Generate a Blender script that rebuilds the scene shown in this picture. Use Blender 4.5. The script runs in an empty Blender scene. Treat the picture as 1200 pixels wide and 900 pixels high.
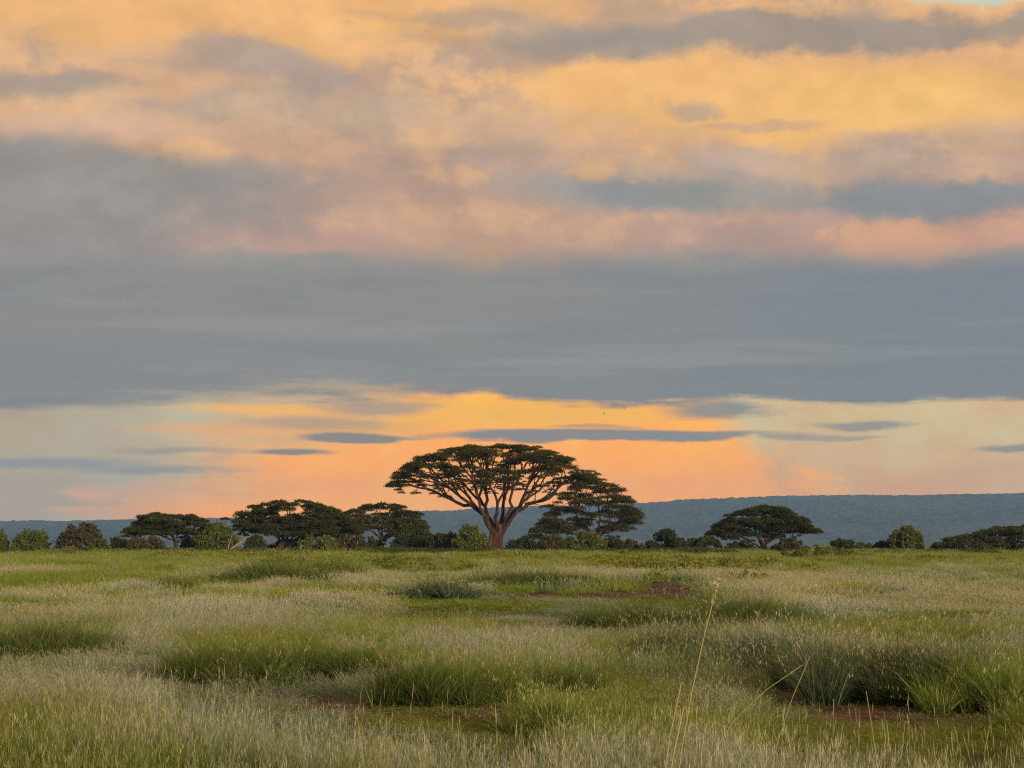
import bpy, math, random
import numpy as np
from mathutils import Vector, Matrix

# ---------------------------------------------------------------- camera, world, sun, exposure
SC = bpy.context.scene
COL = SC.collection
FPX = 2600.0            # focal length in pixels of a 1200 px wide picture
HORIZON = 640.0
CAM_H = 2.6

def srgb(r, g, b):
    f = lambda c: (c / 255 / 12.92) if c / 255 <= 0.04045 else ((c / 255 + 0.055) / 1.055) ** 2.4
    return (f(r), f(g), f(b))

cam_data = bpy.data.cameras.new('camera')
cam = bpy.data.objects.new('camera', cam_data)
COL.objects.link(cam)
cam_data.sensor_width = 36.0
cam_data.lens = 36.0 * FPX / 1200.0
cam_data.clip_start = 0.1
cam_data.clip_end = 40000.0
PITCH = math.atan((HORIZON - 450.0) / FPX)
cam.location = (0, 0, CAM_H)
cam.rotation_euler = (math.radians(90) + PITCH, 0, 0)
SC.camera = cam

SC.view_settings.view_transform = 'Standard'
SC.view_settings.look = 'None'
SC.view_settings.exposure = 0.0
SC.view_settings.gamma = 1.0
SC.view_settings.use_curve_mapping = False
SC.cycles.use_denoising = False
SC.cycles.max_bounces = 6
SC.cycles.diffuse_bounces = 3
SC.cycles.transmission_bounces = 4
SC.cycles.volume_bounces = 0
SC.cycles.use_adaptive_sampling = False
SC.cycles.filter_width = 1.15

# the low sun stands behind the camera and a little to the right
SUN_EL, SUN_AZ = math.radians(9.0), math.radians(152.0)     # azimuth clockwise from +Y
SKY_STRENGTH = 0.1
to_sun = Vector((math.sin(SUN_AZ) * math.cos(SUN_EL), math.cos(SUN_AZ) * math.cos(SUN_EL), math.sin(SUN_EL)))
sun_data = bpy.data.lights.new('sun', 'SUN')
sun_data.energy = 4.3
sun_data.angle = math.radians(8.0)
sun_data.color = (1.0, 0.87, 0.68)
sun = bpy.data.objects.new('sun', sun_data)
COL.objects.link(sun)
sun.rotation_euler = to_sun.to_track_quat('Z', 'Y').to_euler()
sun.location = (60, -120, 60)

# ---- small expression layer over shader nodes
class Graph:
    def __init__(self, tree):
        self.t = tree
        self.n = tree.nodes
        self.l = tree.links
    def put(self, sock, val):
        if isinstance(val, Sk):
            self.l.new(val.s, sock)
        elif isinstance(val, bpy.types.NodeSocket):
            self.l.new(val, sock)
        else:
            if hasattr(sock.default_value, '__len__') and hasattr(val, '__len__') and len(sock.default_value) == 4 and len(val) == 3:
                val = (*val, 1.0)
            sock.default_value = val
    def math(self, op, *a, clamp=False):
        nd = self.n.new('ShaderNodeMath'); nd.operation = op; nd.use_clamp = clamp
        for i, x in enumerate(a): self.put(nd.inputs[i], x)
        return Sk(self, nd.outputs[0])
    def vmath(self, op, *a, out=0):
        nd = self.n.new('ShaderNodeVectorMath'); nd.operation = op
        for i, x in enumerate(a): self.put(nd.inputs[i], x)
        return Sk(self, nd.outputs[out])
    def length(self, a):
        return self.vmath('LENGTH', a, out=1)
    def xyz(self, x, y, z):
        nd = self.n.new('ShaderNodeCombineXYZ')
        for i, q in enumerate((x, y, z)): self.put(nd.inputs[i], q)
        return Sk(self, nd.outputs[0])
    def sep(self, v):
        nd = self.n.new('ShaderNodeSeparateXYZ'); self.put(nd.inputs[0], v)
        return [Sk(self, o) for o in nd.outputs]
    def noise(self, vec, scale, detail=4.0, rough=0.55, dist=0.0):
        nd = self.n.new('ShaderNodeTexNoise')
        self.put(nd.inputs['Vector'], vec)
        nd.inputs['Scale'].default_value = scale
        nd.inputs['Detail'].default_value = detail
        nd.inputs['Roughness'].default_value = rough
        nd.inputs['Distortion'].default_value = dist
        return Sk(self, nd.outputs[0])
    def step(self, x, a, b, lo=0.0, hi=1.0):
        nd = self.n.new('ShaderNodeMapRange'); nd.interpolation_type = 'SMOOTHSTEP'
        for i, q in enumerate((x, a, b, lo, hi)): self.put(nd.inputs[i], q)
        return Sk(self, nd.outputs[0])
    def mix(self, fac, a, b, blend='MIX'):
        nd = self.n.new('ShaderNodeMix'); nd.data_type = 'RGBA'; nd.blend_type = blend
        self.put(nd.inputs[0], fac); self.put(nd.inputs[6], a); self.put(nd.inputs[7], b)
        return Sk(self, nd.outputs[2])
    def ramp(self, fac, stops, interp='LINEAR'):
        nd = self.n.new('ShaderNodeValToRGB'); r = nd.color_ramp; r.interpolation = interp
        while len(r.elements) < len(stops): r.elements.new(0.5)
        for e, (p, c) in zip(r.elements, stops):
            e.position = p; e.color = (*c, 1.0)
        self.put(nd.inputs[0], fac)
        return Sk(self, nd.outputs[0])

class Sk:
    def __init__(self, g, s): self.g = g; self.s = s
    def __add__(self, o): return self.g.math('ADD', self, o)
    __radd__ = __add__
    def __sub__(self, o): return self.g.math('SUBTRACT', self, o)
    def __rsub__(self, o): return self.g.math('SUBTRACT', o, self)
    def __mul__(self, o): return self.g.math('MULTIPLY', self, o)
    __rmul__ = __mul__

world = bpy.data.worlds.new('World')
SC.world = world
world.use_nodes = True
wt = world.node_tree
wt.nodes.clear()
G = Graph(wt)

def build_sky():
    tc = wt.nodes.new('ShaderNodeTexCoord')
    D = Sk(G, tc.outputs['Generated'])
    x, y, z = G.sep(D)
    az = G.math('ARCTAN2', x, y)
    el = G.math('ARCSINE', z)
    # sky chart: azimuth and height above the horizon, in units of 1/2600 rad
    u = az * 2600.0 + 600.0
    v = 640.0 - el * 2620.0
    flat = G.vmath('MULTIPLY', D, (1.0, 1.0, 2.3))
    puffy = G.vmath('MULTIPLY', D, (1.0, 1.0, 1.45))
    streaky = G.vmath('MULTIPLY', D, (1.0, 1.0, 9.0))
    nA = G.noise(flat, 8.0, 6.0, 0.55)
    nB = G.noise(puffy, 24.0, 8.0, 0.60)
    nS = G.noise(streaky, 11.0, 6.0, 0.62)
    nT = G.noise(G.vmath('MULTIPLY', D, (1.0, 1.0, 16.0)), 5.0, 4.0, 0.55)
    nR = G.noise(puffy, 15.0, 6.0, 0.56)
    nR2 = G.noise(G.vmath('ADD', puffy, (0.004, 0.0, 0.014)), 15.0, 4.0, 0.56)
    bill = lambda n: G.math('ABSOLUTE', n * 2.0 - 1.0)
    nV = bill(nR) * 1.5 + bill(nB) * 0.8             # rounded puffs with dark creases, about 0..0.9
    relief = nR - nR2                        # soft cloud relief, lit from low on one side
    uw = u + (nA - 0.5) * 170.0 + (nB - 0.5) * 130.0
    vw = v + (nA - 0.5) * -36.0 + (nB - 0.5) * 74.0 + (nR - 0.5) * 30.0
    UV = G.xyz(uw, vw, 0.0)
    uf = u + (nB - 0.5) * 60.0 + (nS - 0.5) * 60.0
    vf = v + (nB - 0.5) * 14.0 + (nS - 0.5) * 9.0
    UF = G.xyz(uf, vf, 0.0)

    puff = (nV - 0.33) * -0.55 + (nB - 0.5) * -0.7

    def blob(col, cu, cv, ru, rv, rgb, op, soft, fine=False, namp=0.0, samp=0.0):
        p = G.vmath('MULTIPLY_ADD', UF if fine else UV, (1 / ru, 1 / rv, 0.0), (-cu / ru, -cv / rv, 0.0))
        d = G.length(p)
        if not fine:
            d = d + puff
            soft *= 0.55
        if namp:
            d = d + (nB - 0.5) * namp
        if samp:
            d = d + (nS - 0.5) * samp
        m = G.step(d, 1.0 + soft, max(0.0, 1.0 - soft), 0.0, op)
        return G.mix(m, col, srgb(*rgb))

    # ---- upper cloud deck
    t = G.math('MULTIPLY_ADD', vw, 1 / 1000.0, 0.4)           # v -400..600 -> 0..1
    st = [(-400, (176, 160, 150)), (-180, (205, 168, 138)), (-40, (238, 182, 126)), (40, (236, 180, 124)), (110, (230, 176, 128)), (170, (214, 168, 134)),
          (215, (196, 158, 138)), (262, (194, 153, 136)), (292, (180, 150, 139)), (318, (148, 143, 140)), (345, (138, 138, 139))]
    col = G.ramp(t, [((a + 400) / 1000.0, srgb(*c)) for a, c in st], 'EASE')
    B = [
        (560, 95, 110, 60, (232, 184, 140), .6, .8),
        (120, 95, 170, 40, (232, 186, 140), .6, .8),
        (60, 112, 75, 20, (160, 147, 134), .8, .6),
        (275, 72, 80, 26, (196, 168, 146), .75, .7),
        (340, 92, 60, 22, (188, 162, 146), .6, .8),
        (440, 130, 60, 34, (196, 170, 144), .6, .8),
        (250, 135, 180, 26, (208, 174, 142), .55, .8),
        (500, 160, 90, 18, (190, 165, 142), .6, .8),
        (590, 118, 20, 9, (180, 158, 142), .7, .8),
        (560, 12, 60, 14, (188, 164, 140), .6, .8),
        (620, 40, 60, 26, (176, 158, 142), .7, .8),
        (890, 92, 40, 12, (222, 178, 132), .7, .8),
        (880, 145, 70, 8, (214, 172, 136), .7, .8),
        (1100, 170, 160, 14, (206, 172, 140), .7, .7),
        (880, 196, 210, 24, (196, 168, 146), .75, .7),
        (1130, 200, 120, 14, (214, 176, 150), .7, .7),
        (770, 222, 105, 24, (146, 145, 144), .9, .55),
        (640, 210, 90, 12, (178, 160, 146), .7, .7),
        (930, 228, 130, 18, (166, 155, 148), .75, .7),
        (1110, 236, 150, 20, (140, 142, 146), .9, .55),
        (560, 262, 260, 38, (204, 162, 136), .75, .8),
        (330, 285, 110, 16, (192, 154, 140), .7, .8),
        (880, 270, 130, 26, (190, 156, 142), .7, .8),
        (1065, 284, 82, 22, (222, 164, 134), .9, .95),
        (1180, 280, 50, 16, (214, 160, 138), .8, .7),
    ]
    for b in B: col = blob(col, *b)
    # billows: lit and shaded lumps over the deck
    lit = G.step(nV + (nA - 0.5) * 1.6, 0.22, 0.60, 0.0, 0.75)
    fade = G.step(v, 330.0, 200.0, 0.25, 1.0)
    col = G.mix(G.math('MULTIPLY', lit, fade), col, G.mix(0.6, col, srgb(255, 196, 126)))
    drk = G.step(nV * 0.30 + (nA - 0.5) * 0.8 + (nB - 0.5) * 0.4, 0.07, -0.05, 0.0, 0.55)
    col = G.mix(G.math('MULTIPLY', drk, fade), col, srgb(166, 150, 142))
    # the brightest bands and the dark roll across them
    B2 = [
        (220, 6, 340, 40, (254, 190, 116), .75, .8),
        (400, 48, 110, 26, (255, 192, 116), .6, .8),
        (120, 100, 150, 26, (238, 180, 130), .6, .8),
        (940, 118, 400, 50, (255, 194, 112), .85, .6),
        (720, 98, 150, 30, (255, 192, 118), .7, .7),
        (1050, 122, 130, 34, (255, 200, 112), .6, .9),
        (590, 150, 150, 22, (236, 184, 138), .6, .8),
        (800, 128, 44, 11, (196, 166, 140), .8, .7),
        (885, 146, 80, 7, (214, 172, 136), .7, .8),
        (960, 44, 420, 17, (160, 146, 134), .9, .85),
        (720, 58, 110, 20, (160, 146, 134), .85, .9),
        (1195, 4, 125, 15, (206, 216, 192), .92, .5),
        (60, 108, 80, 17, (170, 153, 138), .85, .95),
        (265, 72, 90, 20, (190, 162, 142), .75, .7),
        (560, 14, 90, 12, (186, 160, 140), .7, .95),
        (330, 128, 170, 22, (196, 168, 142), .6, .8),
        (780, 220, 150, 26, (148, 147, 146), .88, .95),
        (1110, 234, 190, 20, (144, 145, 148), .88, .95),
        (930, 192, 150, 14, (206, 172, 146), .6, .8),
        (330, 288, 130, 15, (196, 156, 138), .75, .8),
    ]
    for q in B2: col = blob(col, *q)
    # lit lumps at the lower rim of the left cloud, then the grey mass under it
    col = blob(col, 90, 156, 120, 15, (228, 182, 150), .9, .6, True, 1.0)
    m = G.step(uw + (v - 200.0) * 1.9, 520.0, 260.0)
    edge = G.step(v + (nB - 0.5) * 70.0 + (nA - 0.5) * 30.0 - (u * 0.10), 146.0, 180.0)
    col = G.mix(G.math('MULTIPLY', G.math('MULTIPLY', m, edge), .92), col, srgb(149, 144, 141))
    # relief over the deck
    k = G.math('MULTIPLY_ADD', relief, 0.75, 1.0)
    k = G.math('MULTIPLY', k, G.math('MULTIPLY_ADD', nB, 0.34, 0.83))
    deck = G.vmath('MULTIPLY', col, G.xyz(k, k, k))

    # ---- the low open strip under the bank, lit orange in the middle
    tv = G.math('MULTIPLY_ADD', v, 1 / 200.0, -2.2)            # v 440..640
    right = G.ramp(tv, [(0.0, srgb(232, 200, 144)), (0.3, srgb(234, 204, 148)), (0.55, srgb(248, 202, 138)), (0.72, (1.1, 0.53, 0.21))])
    left = G.ramp(tv, [(0.0, srgb(192, 174, 146)), (0.3, srgb(200, 184, 152)), (0.6, srgb(208, 188, 154)), (0.8, srgb(208, 188, 160))])
    low = G.mix(G.step(uf, 120.0, 420.0), left, right)
    low = G.mix(G.step(u, 1300.0, 2400.0), low, left)
    glow = G.ramp(tv, [(0.1, (1.35, 0.56, 0.035)), (0.28, (1.40, 0.57, 0.04)), (0.5, (1.52, 0.57, 0.03)), (0.7, (1.62, 0.60, 0.03)), (0.80, (1.66, 0.61, 0.04))])
    # heap-cloud edge on the right, frayed streaks on the left
    lm = G.step(u + (nS - 0.5) * 380.0 + (nB - 0.5) * 90.0 + (v - 520.0) * 2.0, 215.0, 470.0)
    rm = G.step(u + (nB - 0.5) * 230.0 + (nV - 0.35) * -90.0 + (v - 520.0) * -1.2, 918.0, 852.0)
    low = G.mix(G.math('MULTIPLY', lm, G.math('MULTIPLY', rm, G.step(u, 980.0, 780.0, 0.72, 1.0))), low, glow)
    gk = G.math('MULTIPLY_ADD', nV, 0.34, 0.87)
    low = G.vmath('MULTIPLY', low, G.xyz(1.0, gk, G.math('MULTIPLY_ADD', nV, 0.5, 0.82)))
    L = [
        (600, 484, 150, 16, (268, 200, 60), .8, .8),
        (320, 481, 110, 7, (275, 196, 84), .9, .6),
        (255, 505, 80, 8, (268, 184, 100), .7, .8),
        (420, 500, 90, 7, (255, 184, 80), .7, .8),
        (360, 495, 60, 7, (196, 158, 128), .8, .7),
        (440, 478, 60, 7, (176, 156, 136), .8, .7),
        (115, 581, 26, 8, (262, 190, 140), .9, .6),
        (185, 577, 36, 12, (262, 186, 130), .7, .8),
        (60, 543, 110, 5, (146, 152, 156), .75, .7),
        (190, 551, 80, 4, (156, 152, 148), .75, .7),
        (215, 530, 70, 4, (168, 152, 138), .7, .7),
        (398, 511, 44, 5.5, (140, 132, 130), .95, .4),
        (350, 531, 46, 4.5, (144, 134, 132), .95, .4),
        (665, 509, 145, 7.5, (140, 136, 136), .97, .28),
        (790, 509, 130, 4.5, (146, 142, 138), .95, .4),
        (690, 499, 40, 2.5, (200, 150, 118), .8, .6),
        (848, 481, 62, 11, (142, 142, 140), .9, .5),
        (1015, 499, 58, 4.5, (156, 150, 142), .9, .5),
        (960, 513, 60, 2.2, (176, 164, 148), .8, .6),
        (1190, 527, 50, 4.5, (150, 148, 146), .9, .5),
        (1150, 555, 50, 12, (236, 180, 144), .5, .9),
    ]
    for b in L: low = blob(low, *b, True, 0.9, 1.7)
    low = G.vmath('MULTIPLY', low, G.xyz(*[G.math('MULTIPLY_ADD', nS, 0.10, 0.95)] * 3))

    # ---- the grey bank between them
    bl = G.mix(G.step(u, 520.0, 1100.0), srgb(143, 140, 137), srgb(126, 133, 142))
    bl = G.mix(G.step(v, 330.0, 460.0, 0.0, 0.55), bl, srgb(131, 134, 137))
    bl = G.mix(G.step(nT, 0.50, 0.66, 0.0, 0.45), bl, srgb(156, 156, 154))
    bl = G.mix(G.step(nS, 0.52, 0.35, 0.0, 0.40), bl, srgb(122, 128, 135))
    top = G.step(v + (nA - 0.5) * 60.0 + (nB - 0.5) * 22.0 + G.step(u, 800.0, 1150.0, 0.0, -4.0), 286.0, 330.0)
    col = G.mix(top, deck, bl)
    base_v = G.math('ADD', 470.0, G.step(u, 330.0, 0.0, 0.0, 24.0))
    base_v = base_v - G.step(u, 760.0, 560.0, 0.0, 10.0)
    under = G.step((v - base_v) + (nB - 0.5) * 26.0 + (nS - 0.5) * 34.0, -4.0, 7.0)
    # thin ragged fringe to the left of the glow
    under2 = G.step((v - base_v) + (nS - 0.5) * 90.0, -18.0, 20.0)
    under = G.mix(G.step(u, 560.0, 420.0), under, under2)
    col = G.mix(under, col, low)

    # ---- clear air behind the clouds (Nishita), barely seen
    sky = wt.nodes.new('ShaderNodeTexSky')
    sky.sky_type = 'NISHITA'
    sky.sun_disc = False
    sky.sun_elevation = SUN_EL
    sky.sun_rotation = SUN_AZ
    sky.air_density = 1.4
    sky.dust_density = 2.0
    cloud = G.vmath('SCALE', col)
    cloud.s.node.inputs['Scale'].default_value = 1.0 / SKY_STRENGTH
    out = G.mix(0.94, Sk(G, sky.outputs[0]), cloud)
    bg = wt.nodes.new('ShaderNodeBackground')
    bg.inputs['Strength'].default_value = SKY_STRENGTH
    G.put(bg.inputs['Color'], out)
    ow = wt.nodes.new('ShaderNodeOutputWorld')
    wt.links.new(bg.outputs[0], ow.inputs['Surface'])

build_sky()
world.cycles.sampling_method = 'MANUAL'
world.cycles.sample_map_resolution = 256

# ---------------------------------------------------------------- helpers
rng = np.random.default_rng(7)
random.seed(7)

def sstep(a, b, x):
    t = np.clip((np.asarray(x, float) - a) / (b - a), 0, 1)
    return t * t * (3 - 2 * t)

_lat = np.random.default_rng(99).random((256, 256))
def vnoise(x, y):
    x = np.asarray(x, float); y = np.asarray(y, float)
    xi = np.floor(x).astype(int); yi = np.floor(y).astype(int)
    fx = x - xi; fy = y - yi
    fx = fx * fx * (3 - 2 * fx); fy = fy * fy * (3 - 2 * fy)
    g = lambda a, b: _lat[a & 255, b & 255]
    return (g(xi, yi) * (1 - fx) + g(xi + 1, yi) * fx) * (1 - fy) + (g(xi, yi + 1) * (1 - fx) + g(xi + 1, yi + 1) * fx) * fy
def fbm(x, y, o=4):
    s = 0; a = .5; t = 0
    for i in range(o):
        s = s + a * vnoise(x * 2 ** i + 17 * i, y * 2 ** i + 31 * i); t += a; a *= .5
    return s / t

def terrain(X, Y):
    X = np.asarray(X, float); Y = np.asarray(Y, float)
    e = 1.38 * sstep(80, 350, Y) - 4.5 * sstep(440, 900, Y)
    near = 1 - sstep(500, 900, np.abs(X) + np.abs(Y))
    b = .10 * np.sin(X * .11 + 1.3) * np.sin(Y * .07 + .4) + .06 * np.sin(X * .23 + Y * .13 + 2) + .05 * np.sin(X * .05 - Y * .11)
    e = e + b * near * sstep(5, 40, np.hypot(X, Y))
    # low earth bank that shows the red soil behind the middle grass
    e = e + 0.50 * np.exp(-(((X - 8.8) / 3.0) ** 2 + ((Y - 124) / 5.0) ** 2))
    e = e + 0.20 * np.exp(-(((X - 1.5) / 8.0) ** 2 + ((Y - 127) / 6.0) ** 2))
    e = e + 0.18 * np.exp(-(((X - 6.2) / 1.6) ** 2 + ((Y - 37.5) / 2.0) ** 2))
    return e

CP, SP = math.cos(PITCH), math.sin(PITCH)
def to_px(X, Y, Z):
    f = Y * CP + (Z - CAM_H) * SP
    w = -Y * SP + (Z - CAM_H) * CP
    return 600 + FPX * X / f, 450 - FPX * w / f
def ray(u, v):
    a, b = (u - 600) / FPX, (450 - v) / FPX
    return np.array([a, CP - b * SP, SP + b * CP])
def ground_at(u, v):                      # where the line of sight of a picture point meets the ground
    d = ray(u, v)
    t = np.geomspace(4, 600, 6000)
    P = d[None] * t[:, None]
    h = P[:, 2] + CAM_H - terrain(P[:, 0], P[:, 1])
    i = np.argmax(h <= 0) if (h <= 0).any() else np.argmin(h)
    return float(P[i, 0]), float(P[i, 1])
def at_dist(u, Y):                         # ground point below picture column u at distance Y
    X = (u - 600) / FPX * Y
    return float(X), float(Y), float(terrain(X, Y))

def link(o, parent=None):
    COL.objects.link(o)
    if parent is not None: o.parent = parent
    return o
def tag(o, label=None, cat=None, group=None, kind=None):
    if label: o['label'] = label
    if cat: o['category'] = cat
    if group: o['group'] = group
    if kind: o['kind'] = kind
    return o
def empty(name, loc, rz=0.0):
    o = bpy.data.objects.new(name, None)
    o.location = loc; o.rotation_euler = (0, 0, rz)
    o.empty_display_size = 0.3
    return link(o)

def make_mesh(name, V, F, mat, smooth=False, attr=None):
    """V (n,3), F (m,k) index array or list of faces; attr (n,4) point colour 'tint'"""
    V = np.asarray(V, np.float32)
    me = bpy.data.meshes.new(name)
    if isinstance(F, np.ndarray):
        m, k = F.shape
        me.vertices.add(len(V)); me.vertices.foreach_set('co', V.ravel())
        me.loops.add(m * k); me.loops.foreach_set('vertex_index', F.ravel().astype(np.int32))
        me.polygons.add(m)
        me.polygons.foreach_set('loop_start', np.arange(0, m * k, k, dtype=np.int32))
        me.update(calc_edges=True)
    else:
        me.from_pydata(V.tolist(), [], F)
    if smooth:
        me.polygons.foreach_set('use_smooth', np.ones(len(me.polygons), bool))
    if attr is not None:
        a = me.attributes.new('tint', 'FLOAT_COLOR', 'POINT')
        a.data.foreach_set('color', np.asarray(attr, np.float32).ravel())
    if mat is not None: me.materials.append(mat)
    me.update()
    return me
def mobj(name, V, F, mat, parent=None, smooth=False, attr=None):
    return link(bpy.data.objects.new(name, make_mesh(name, V, F, mat, smooth, attr)), parent)

class Tubes:
    """tapered tubes collected into one mesh"""
    def __init__(self): self.V = []; self.F = []; self.n = 0
    def add(self, P, R, sides=6, cap=True):
        P = np.asarray(P, float); R = np.asarray(R, float); n = len(P)
        T = np.gradient(P, axis=0); T /= np.linalg.norm(T, axis=1)[:, None] + 1e-9
        ref = np.array([0.0, 1.0, 0.12]) if abs(T[0][1]) < .8 else np.array([1.0, 0, 0.1])
        A = np.cross(T, ref); A /= np.linalg.norm(A, axis=1)[:, None] + 1e-9
        B = np.cross(T, A)
        th = np.arange(sides) * 2 * math.pi / sides
        ring = P[:, None] + R[:, None, None] * (np.cos(th)[None, :, None] * A[:, None] + np.sin(th)[None, :, None] * B[:, None])
        self.V.append(ring.reshape(-1, 3))
        i = np.arange(n - 1)[:, None] * sides; j = np.arange(sides)[None]; j2 = (j + 1) % sides
        f = np.stack([i + j, i + j2, i + sides + j2, i + sides + j], -1).reshape(-1, 4) + self.n
        self.F.append(f)
        if cap and sides == 6:
            e = self.n + (n - 1) * sides
            self.F.append(np.array([[e, e + 1, e + 2, e + 5], [e + 5, e + 2, e + 3, e + 4]]))
        self.n += n * sides
    def obj(self, name, mat, parent):
        return mobj(name, np.concatenate(self.V), np.concatenate(self.F), mat, parent, True)

def bez(a, c, b, n):
    t = np.linspace(0, 1, n)[:, None]
    return (1 - t) ** 2 * a + 2 * t * (1 - t) * c + t * t * b

# ---------------------------------------------------------------- materials
def material(name):
    m = bpy.data.materials.new(name); m.use_nodes = True
    m.node_tree.nodes.clear()
    g = Graph(m.node_tree)
    out = m.node_tree.nodes.new('ShaderNodeOutputMaterial')
    return m, g, out

def leaf_material(name, base, tip=None, head=None, trans=0.32, vary=0.35, site=None, site_scale=0.06, ground_fade=False):
    """plants: 'tint' r = place along the blade, g = seed head, b = random"""
    m, g, out = material(name)
    nt = m.node_tree
    a = nt.nodes.new('ShaderNodeAttribute'); a.attribute_name = 'tint'
    h, k, r = g.sep(Sk(g, a.outputs['Vector']))
    oi = nt.nodes.new('ShaderNodeObjectInfo')
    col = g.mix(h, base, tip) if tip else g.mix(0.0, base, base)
    geo = nt.nodes.new('ShaderNodeNewGeometry')
    if site:
        nz = g.noise(Sk(g, geo.outputs['Position']), site_scale, 4.0, 0.6)
        col = g.mix(g.step(nz, 0.42, 0.60, 0.0, 0.75), col, site)
    if head: col = g.mix(k, col, head)
    val = r * vary + (1.0 - vary * 0.5)
    val = val * (Sk(g, oi.outputs['Random']) * 0.3 + 0.85)
    col = g.vmath('MULTIPLY', col, g.xyz(val, val, val))
    d = nt.nodes.new('ShaderNodeBsdfDiffuse'); g.put(d.inputs['Color'], col)
    t = nt.nodes.new('ShaderNodeBsdfTranslucent'); g.put(t.inputs['Color'], col)
    mx = nt.nodes.new('ShaderNodeMixShader'); mx.inputs[0].default_value = trans
    nt.links.new(d.outputs[0], mx.inputs[1]); nt.links.new(t.outputs[0], mx.inputs[2])
    nt.links.new(mx.outputs[0], out.inputs['Surface'])
    return m

def bark_material(name, c1, c2, scale=1.2):
    m, g, out = material(name)
    nt = m.node_tree
    tc = nt.nodes.new('ShaderNodeTexCoord')
    st = g.vmath('MULTIPLY', Sk(g, tc.outputs['Object']), (1.0, 1.0, 0.28))
    n1 = g.noise(st, scale * 2.2, 6.0, 0.65)
    n2 = g.noise(st, scale * 0.5, 3.0, 0.5)
    col = g.mix(g.step(n1, 0.35, 0.65), c1, c2)
    col = g.mix(g.step(n2, 0.45, 0.7, 0.0, 0.5), col, tuple(q * 0.6 for q in c1))
    b = nt.nodes.new('ShaderNodeBsdfPrincipled')
    b.inputs['Roughness'].default_value = 0.9
    b.inputs['Specular IOR Level'].default_value = 0.15
    g.put(b.inputs['Base Color'], col)
    bp = nt.nodes.new('ShaderNodeBump'); bp.inputs['Strength'].default_value = 0.8; bp.inputs['Distance'].default_value = 0.12
    g.put(bp.inputs['Height'], n1)
    nt.links.new(bp.outputs[0], b.inputs['Normal'])
    nt.links.new(b.outputs[0], out.inputs['Surface'])
    return m

def ground_material():
    m, g, out = material('savanna_soil')
    nt = m.node_tree
    tc = nt.nodes.new('ShaderNodeTexCoord')
    P = Sk(g, tc.outputs['Object'])
    a = nt.nodes.new('ShaderNodeAttribute'); a.attribute_name = 'tint'
    bare, far, _ = g.sep(Sk(g, a.outputs['Vector']))
    n1 = g.noise(P, 1.6, 7.0, 0.65); n2 = g.noise(P, 0.12, 5.0, 0.6); n3 = g.noise(P, 9.0, 4.0, 0.6)
    red = g.mix(g.step(n1, 0.35, 0.66), (0.055, 0.026, 0.016), (0.165, 0.075, 0.044))
    red = g.mix(g.step(n3, 0.62, 0.72), red, (0.30, 0.20, 0.14))
    litter = g.mix(n1, (0.05, 0.042, 0.02), (0.15, 0.12, 0.055))
    col = g.mix(g.step(bare + (n1 - 0.5) * 0.5, 0.3, 0.6), litter, red)
    plain = g.mix(g.step(n2, 0.4, 0.6), (0.055, 0.07, 0.03), (0.10, 0.10, 0.045))
    col = g.mix(far, col, plain)
    b = nt.nodes.new('ShaderNodeBsdfPrincipled')
    b.inputs['Roughness'].default_value = 0.95; b.inputs['Specular IOR Level'].default_value = 0.1
    g.put(b.inputs['Base Color'], col)
    bp = nt.nodes.new('ShaderNodeBump'); bp.inputs['Strength'].default_value = 0.9; bp.inputs['Distance'].default_value = 0.06
    g.put(bp.inputs['Height'], n1 + n3 * 0.4)
    nt.links.new(bp.outputs[0], b.inputs['Normal'])
    nt.links.new(b.outputs[0], out.inputs['Surface'])
    return m

def hill_material():
    m, g, out = material('wooded_hillside')
    nt = m.node_tree
    tc = nt.nodes.new('ShaderNodeTexCoord')
    P = Sk(g, tc.outputs['Object'])
    n1 = g.noise(P, 0.02, 5.0, 0.65); n2 = g.noise(P, 0.0018, 4.0, 0.55)
    col = g.mix(g.step(n1, 0.38, 0.62), (0.016, 0.028, 0.012), (0.075, 0.09, 0.045))
    col = g.mix(g.step(n2, 0.45, 0.65, 0.0, 0.7), col, (0.095, 0.095, 0.055))
    b = nt.nodes.new('ShaderNodeBsdfDiffuse'); g.put(b.inputs['Color'], col)
    nt.links.new(b.outputs[0], out.inputs['Surface'])
    return m

M_soil = ground_material()
M_hill = hill_material()
M_bark = bark_material('acacia_bark', (0.036, 0.017, 0.011), (0.135, 0.064, 0.036))
M_limb = bark_material('dark_limb_bark', (0.030, 0.016, 0.011), (0.095, 0.046, 0.028))
M_pale = bark_material('pale_bark', (0.16, 0.12, 0.09), (0.36, 0.27, 0.20))
M_dead = bark_material('bleached_wood', (0.20, 0.14, 0.10), (0.36, 0.26, 0.19))
M_acacia = leaf_material('acacia_leaves', (0.050, 0.052, 0.014), (0.088, 0.086, 0.021), vary=0.7)
M_acacia_dry = leaf_material('olive_acacia_leaves', (0.064, 0.060, 0.018), (0.104, 0.090, 0.027), vary=0.7)
M_shrub = leaf_material('shrub_leaves', (0.092, 0.105, 0.022), (0.155, 0.165, 0.034), vary=0.7)
M_herb = leaf_material('herb_leaves', (0.095, 0.12, 0.018), (0.21, 0.23, 0.036), vary=.7, site=(0.26, 0.25, 0.04), site_scale=.04)
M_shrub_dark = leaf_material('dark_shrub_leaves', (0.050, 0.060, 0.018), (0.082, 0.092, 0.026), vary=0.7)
M_shrub_brown = leaf_material('brown_shrub_leaves', (0.076, 0.060, 0.026), (0.122, 0.094, 0.040), vary=0.7)

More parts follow.
